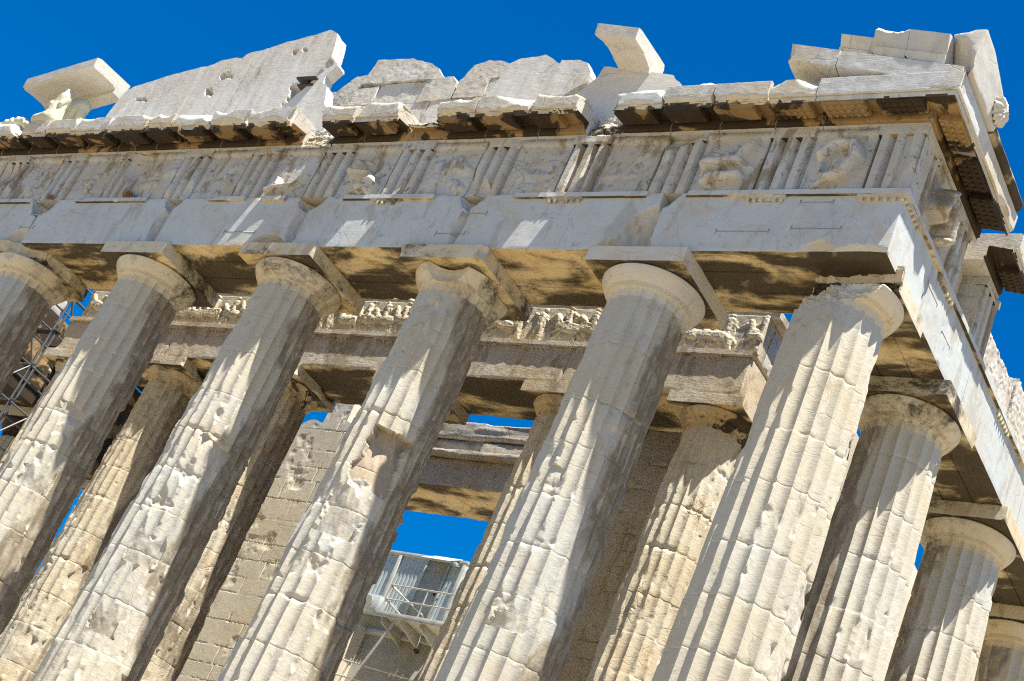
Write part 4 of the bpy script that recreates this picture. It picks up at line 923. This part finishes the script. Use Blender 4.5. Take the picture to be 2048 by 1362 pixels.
box('flange', (-14.75, -14.15), (-.86, -.2), (15.36, 15.41), M_IRON, ib); box('web', (-14.48, -14.42), (-.80, -.2), (15.24, 15.36), M_IRON, ib); box('flange', (-14.68, -14.22), (-.80, -.2), (15.19, 15.24), M_IRON, ib)
def tuft(label, loc, n, hgt, seed):
    rs = np.random.RandomState(seed); V = []; P = []
    for k in range(n):
        a = rs.rand()*6.28; l = hgt*rs.uniform(.5, 1); d = np.array([math.cos(a)*rs.rand()*.9, math.sin(a)*rs.rand()*.6-.35, rs.uniform(.3, 1)]); d /= np.linalg.norm(d)
        p = np.array(loc)+np.array([rs.normal()*hgt*.35, rs.normal()*.03, 0]); w = np.cross(d, [0, 0, 1.])*.006; m = p+d*l*.6+rs.normal(size=3)*.01; e = p+d*l+rs.normal(size=3)*.03
        i = len(V); V += [p-w, p+w, m+w, m-w, e]; P += [[i, i+1, i+2, i+3], [i+3, i+2, i+4]]
    tag(mesh_obj('dry_plant', np.array(V), None, M_TUFT, None, polys=P, sharp=0), label, 'plant', 'dry tufts on the ledge')
tuft('larger reddish brown dry tuft growing on the architrave ledge', (-17.85, -.93, 11.74), 260, .22, 1)
tuft('small sparse grey dry tuft on the ledge left of the larger one', (-20.6, -.93, 11.74), 90, .2, 2)

# ------------------------------------------------------------------ works cabin seen through the doorway
cab = thing('works_cabin', 'white corrugated works cabin with balcony seen through the doorway', 'cabin')
def corr(xa, xb, za, zb, y):
    xs = np.arange(xa, xb, .02); ph = ((xs-xa) % .16)/.16; yy = y-.016*np.clip(np.minimum(ph, 1-ph)*8-1, 0, 1)
    V = []; m = len(xs)
    for z in np.linspace(za, zb, 5): V.append(np.stack([xs, yy, np.full(m, z)], 1))
    for z in (zb, za): V.append(np.stack([xs, np.full(m, y+.08), np.full(m, z)], 1))
    V = np.concatenate(V); n = 7; i = np.arange(n)[:, None]*m; i2 = ((np.arange(n)+1) % n)[:, None]*m; j = np.arange(m-1)[None]
    Q = np.stack([i+j, i+j+1, i2+j+1, i2+j], -1).reshape(-1, 4)
    return mesh_obj('corrugated_wall', V, Q, M_PANEL, cab, sharp=25)
corr(-26.0, -22.5, 11.1, 13.36, 20.); corr(-21.5, -20.92, 11.1, 13.36, 20.)
box('side_wall', (-20.91, -20.84), (19.95, 24), (11.05, 13.46), M_WPAINT, cab)
box('roof_edge', (-26.1, -20.83), (19.9, 24.2), (13.37, 13.50), M_WPAINT, cab)
box('corner_post', (-23.72, -23.58), (19.9, 20.0), (11.08, 13.36), M_WPAINT, cab); box('corner_post', (-20.99, -20.85), (19.89, 19.97), (11.08, 13.36), M_WPAINT, cab)
dr = box('door', (-22.44, -21.56), (19.98, 20.04), (11.1, 13.33), M_GREYP, cab)
box('door_frame', (-22.50, -22.42), (19.93, 20.05), (11.08, 13.36), M_WPAINT, dr); box('door_frame', (-21.57, -21.49), (19.93, 20.05), (11.08, 13.36), M_WPAINT, dr); box('handle', (-21.68, -21.63), (19.9, 19.97), (12.1, 12.2), M_BLACK, dr)
box('awning', (-22.3, -21.15), (19.3, 20.0), (13.54, 13.57), M_PANEL, cab, .005, warp=lambda V: np.stack([V[:, 0], V[:, 1], V[:, 2]-.6*np.clip(20.-V[:, 1], 0, 2)], 1))
fl_ = box('floodlight', (-21.2, -21.05), (19.6, 19.75), (13.15, 13.27), M_WPAINT, cab); tubes('bracket', [((-21.12, 19.75, 13.2), (-21.12, 20.0, 13.3))], .015, M_WPAINT, fl_)
pf = box('platform', (-22.6, -19.6), (18.8, 20.0), (10.66, 10.75), M_WPAINT, cab); box('platform_edge', (-22.62, -19.58), (18.74, 18.8), (10.60, 10.78), M_WPAINT, pf)
rail = tubes('railing', [((-22.55, 18.8, 11.76), (-19.6, 18.8, 11.76)), ((-22.55, 18.8, 11.24), (-19.6, 18.8, 11.24)), ((-22.52, 18.8, 10.7), (-22.52, 18.8, 11.76)), ((-21.0, 18.8, 10.7), (-21.0, 18.8, 11.76)), ((-22.52, 18.8, 11.74), (-22.52, 20., 11.74)), ((-22.52, 18.8, 11.24), (-22.52, 20., 11.24)), ((-22.5, 18.8, 11.7), (-21.65, 19.9, 11.3)), ((-22.5, 18.8, 11.2), (-21.7, 19.8, 10.75)), ((-21.65, 19.9, 11.3), (-21.65, 19.9, 10.75))], .03, M_WPAINT, pf)
for xx in (-22.4, -21.6, -20.8, -20.0): box('bracket', (xx, xx+.07), (18.85, 20.2), (10.45, 10.655), M_WPAINT, pf, warp=lambda V: np.stack([V[:, 0], V[:, 1], V[:, 2]-.2*np.clip(V[:, 1]-19, 0, 2)*(V[:, 2] < 10.6)], 1))
ac = box('air_conditioner', (-24.35, -23.35), (19.5, 19.95), (11.02, 11.62), M_PANEL, cab, .03)
vv, pp = tube((-23.85, 19.5, 11.32), (-23.85, 19.47, 11.32), .24, 20); mesh_obj('fan_grille', np.array(vv), None, M_GREYP, ac, polys=pp)
box('base_wall', (-25.8, -21.0), (20.2, 24), (2.0, 11.2), M_GREYP, cab); box('base_beam', (-25.9, -20.9), (20.08, 24.1), (10.45, 10.64), M_WPAINT, cab)
tubes('strut', [((-21.81, 18.85, 10.6), (-22.6, 18.85, 8.0))], .05, M_WPAINT, cab); tubes('strut', [((-24.1, 19.9, 10.45), (-24.3, 19.9, 2.5))], .09, M_GREYP, cab)
tubes('handrail', [((-24.6, 19.6, 9.25), (-21.0, 19.6, 9.0)), ((-24.6, 19.6, 8.7), (-21.0, 19.6, 8.5)), ((-23.5, 19.6, 9.3), (-23.7, 19.6, 7.5))], .03, M_WPAINT, cab)
box('camera_lamp', (-21.6, -21.48), (20.05, 20.19), (10.1, 10.2), M_BLACK, cab)

# ------------------------------------------------------------------ scaffolding at the left
sc = thing('scaffolding', 'steel tube scaffolding beside the dark entablature at the left edge', 'scaffolding')
def P3(y, z, x=-27.3): return (x, y, z)
for xx in (-27.3, -26.2):
    for y in (3.2, 4.1, 4.9, 5.8, 6.6, 7.5, 8.3): tubes('pole', [((xx, y, .0), (xx, y, 14.2))], .035, M_STEEL, sc)
    for z in (8.2, 9.4, 10.6, 11.8, 13.0, 13.5): tubes('ledger', [((xx, 2.9, z), (xx, 8.6, z))], .03, M_STEEL, sc)
for y in (3.2, 4.9, 6.6, 8.3):
    for z in (9.4, 10.6, 11.8, 13.0): tubes('transom', [((-27.5, y, z+.05), (-26., y, z+.05))], .03, M_STEEL, sc)
for y in (4.9, 5.8, 7.4):
    box('plank', (-27.4, -26.1), (y, y+.25), (11.85, 11.9), M_IRON, sc)
for y in (3.2, 4.9, 6.6):
    tubes('brace', [((-26.2, y, 8.2), (-26.2, y+1.7, 10.6))], .028, M_STEEL, sc); tubes('brace', [((-26.2, y+1.7, 10.6), (-26.2, y, 13.0))], .028, M_STEEL, sc)
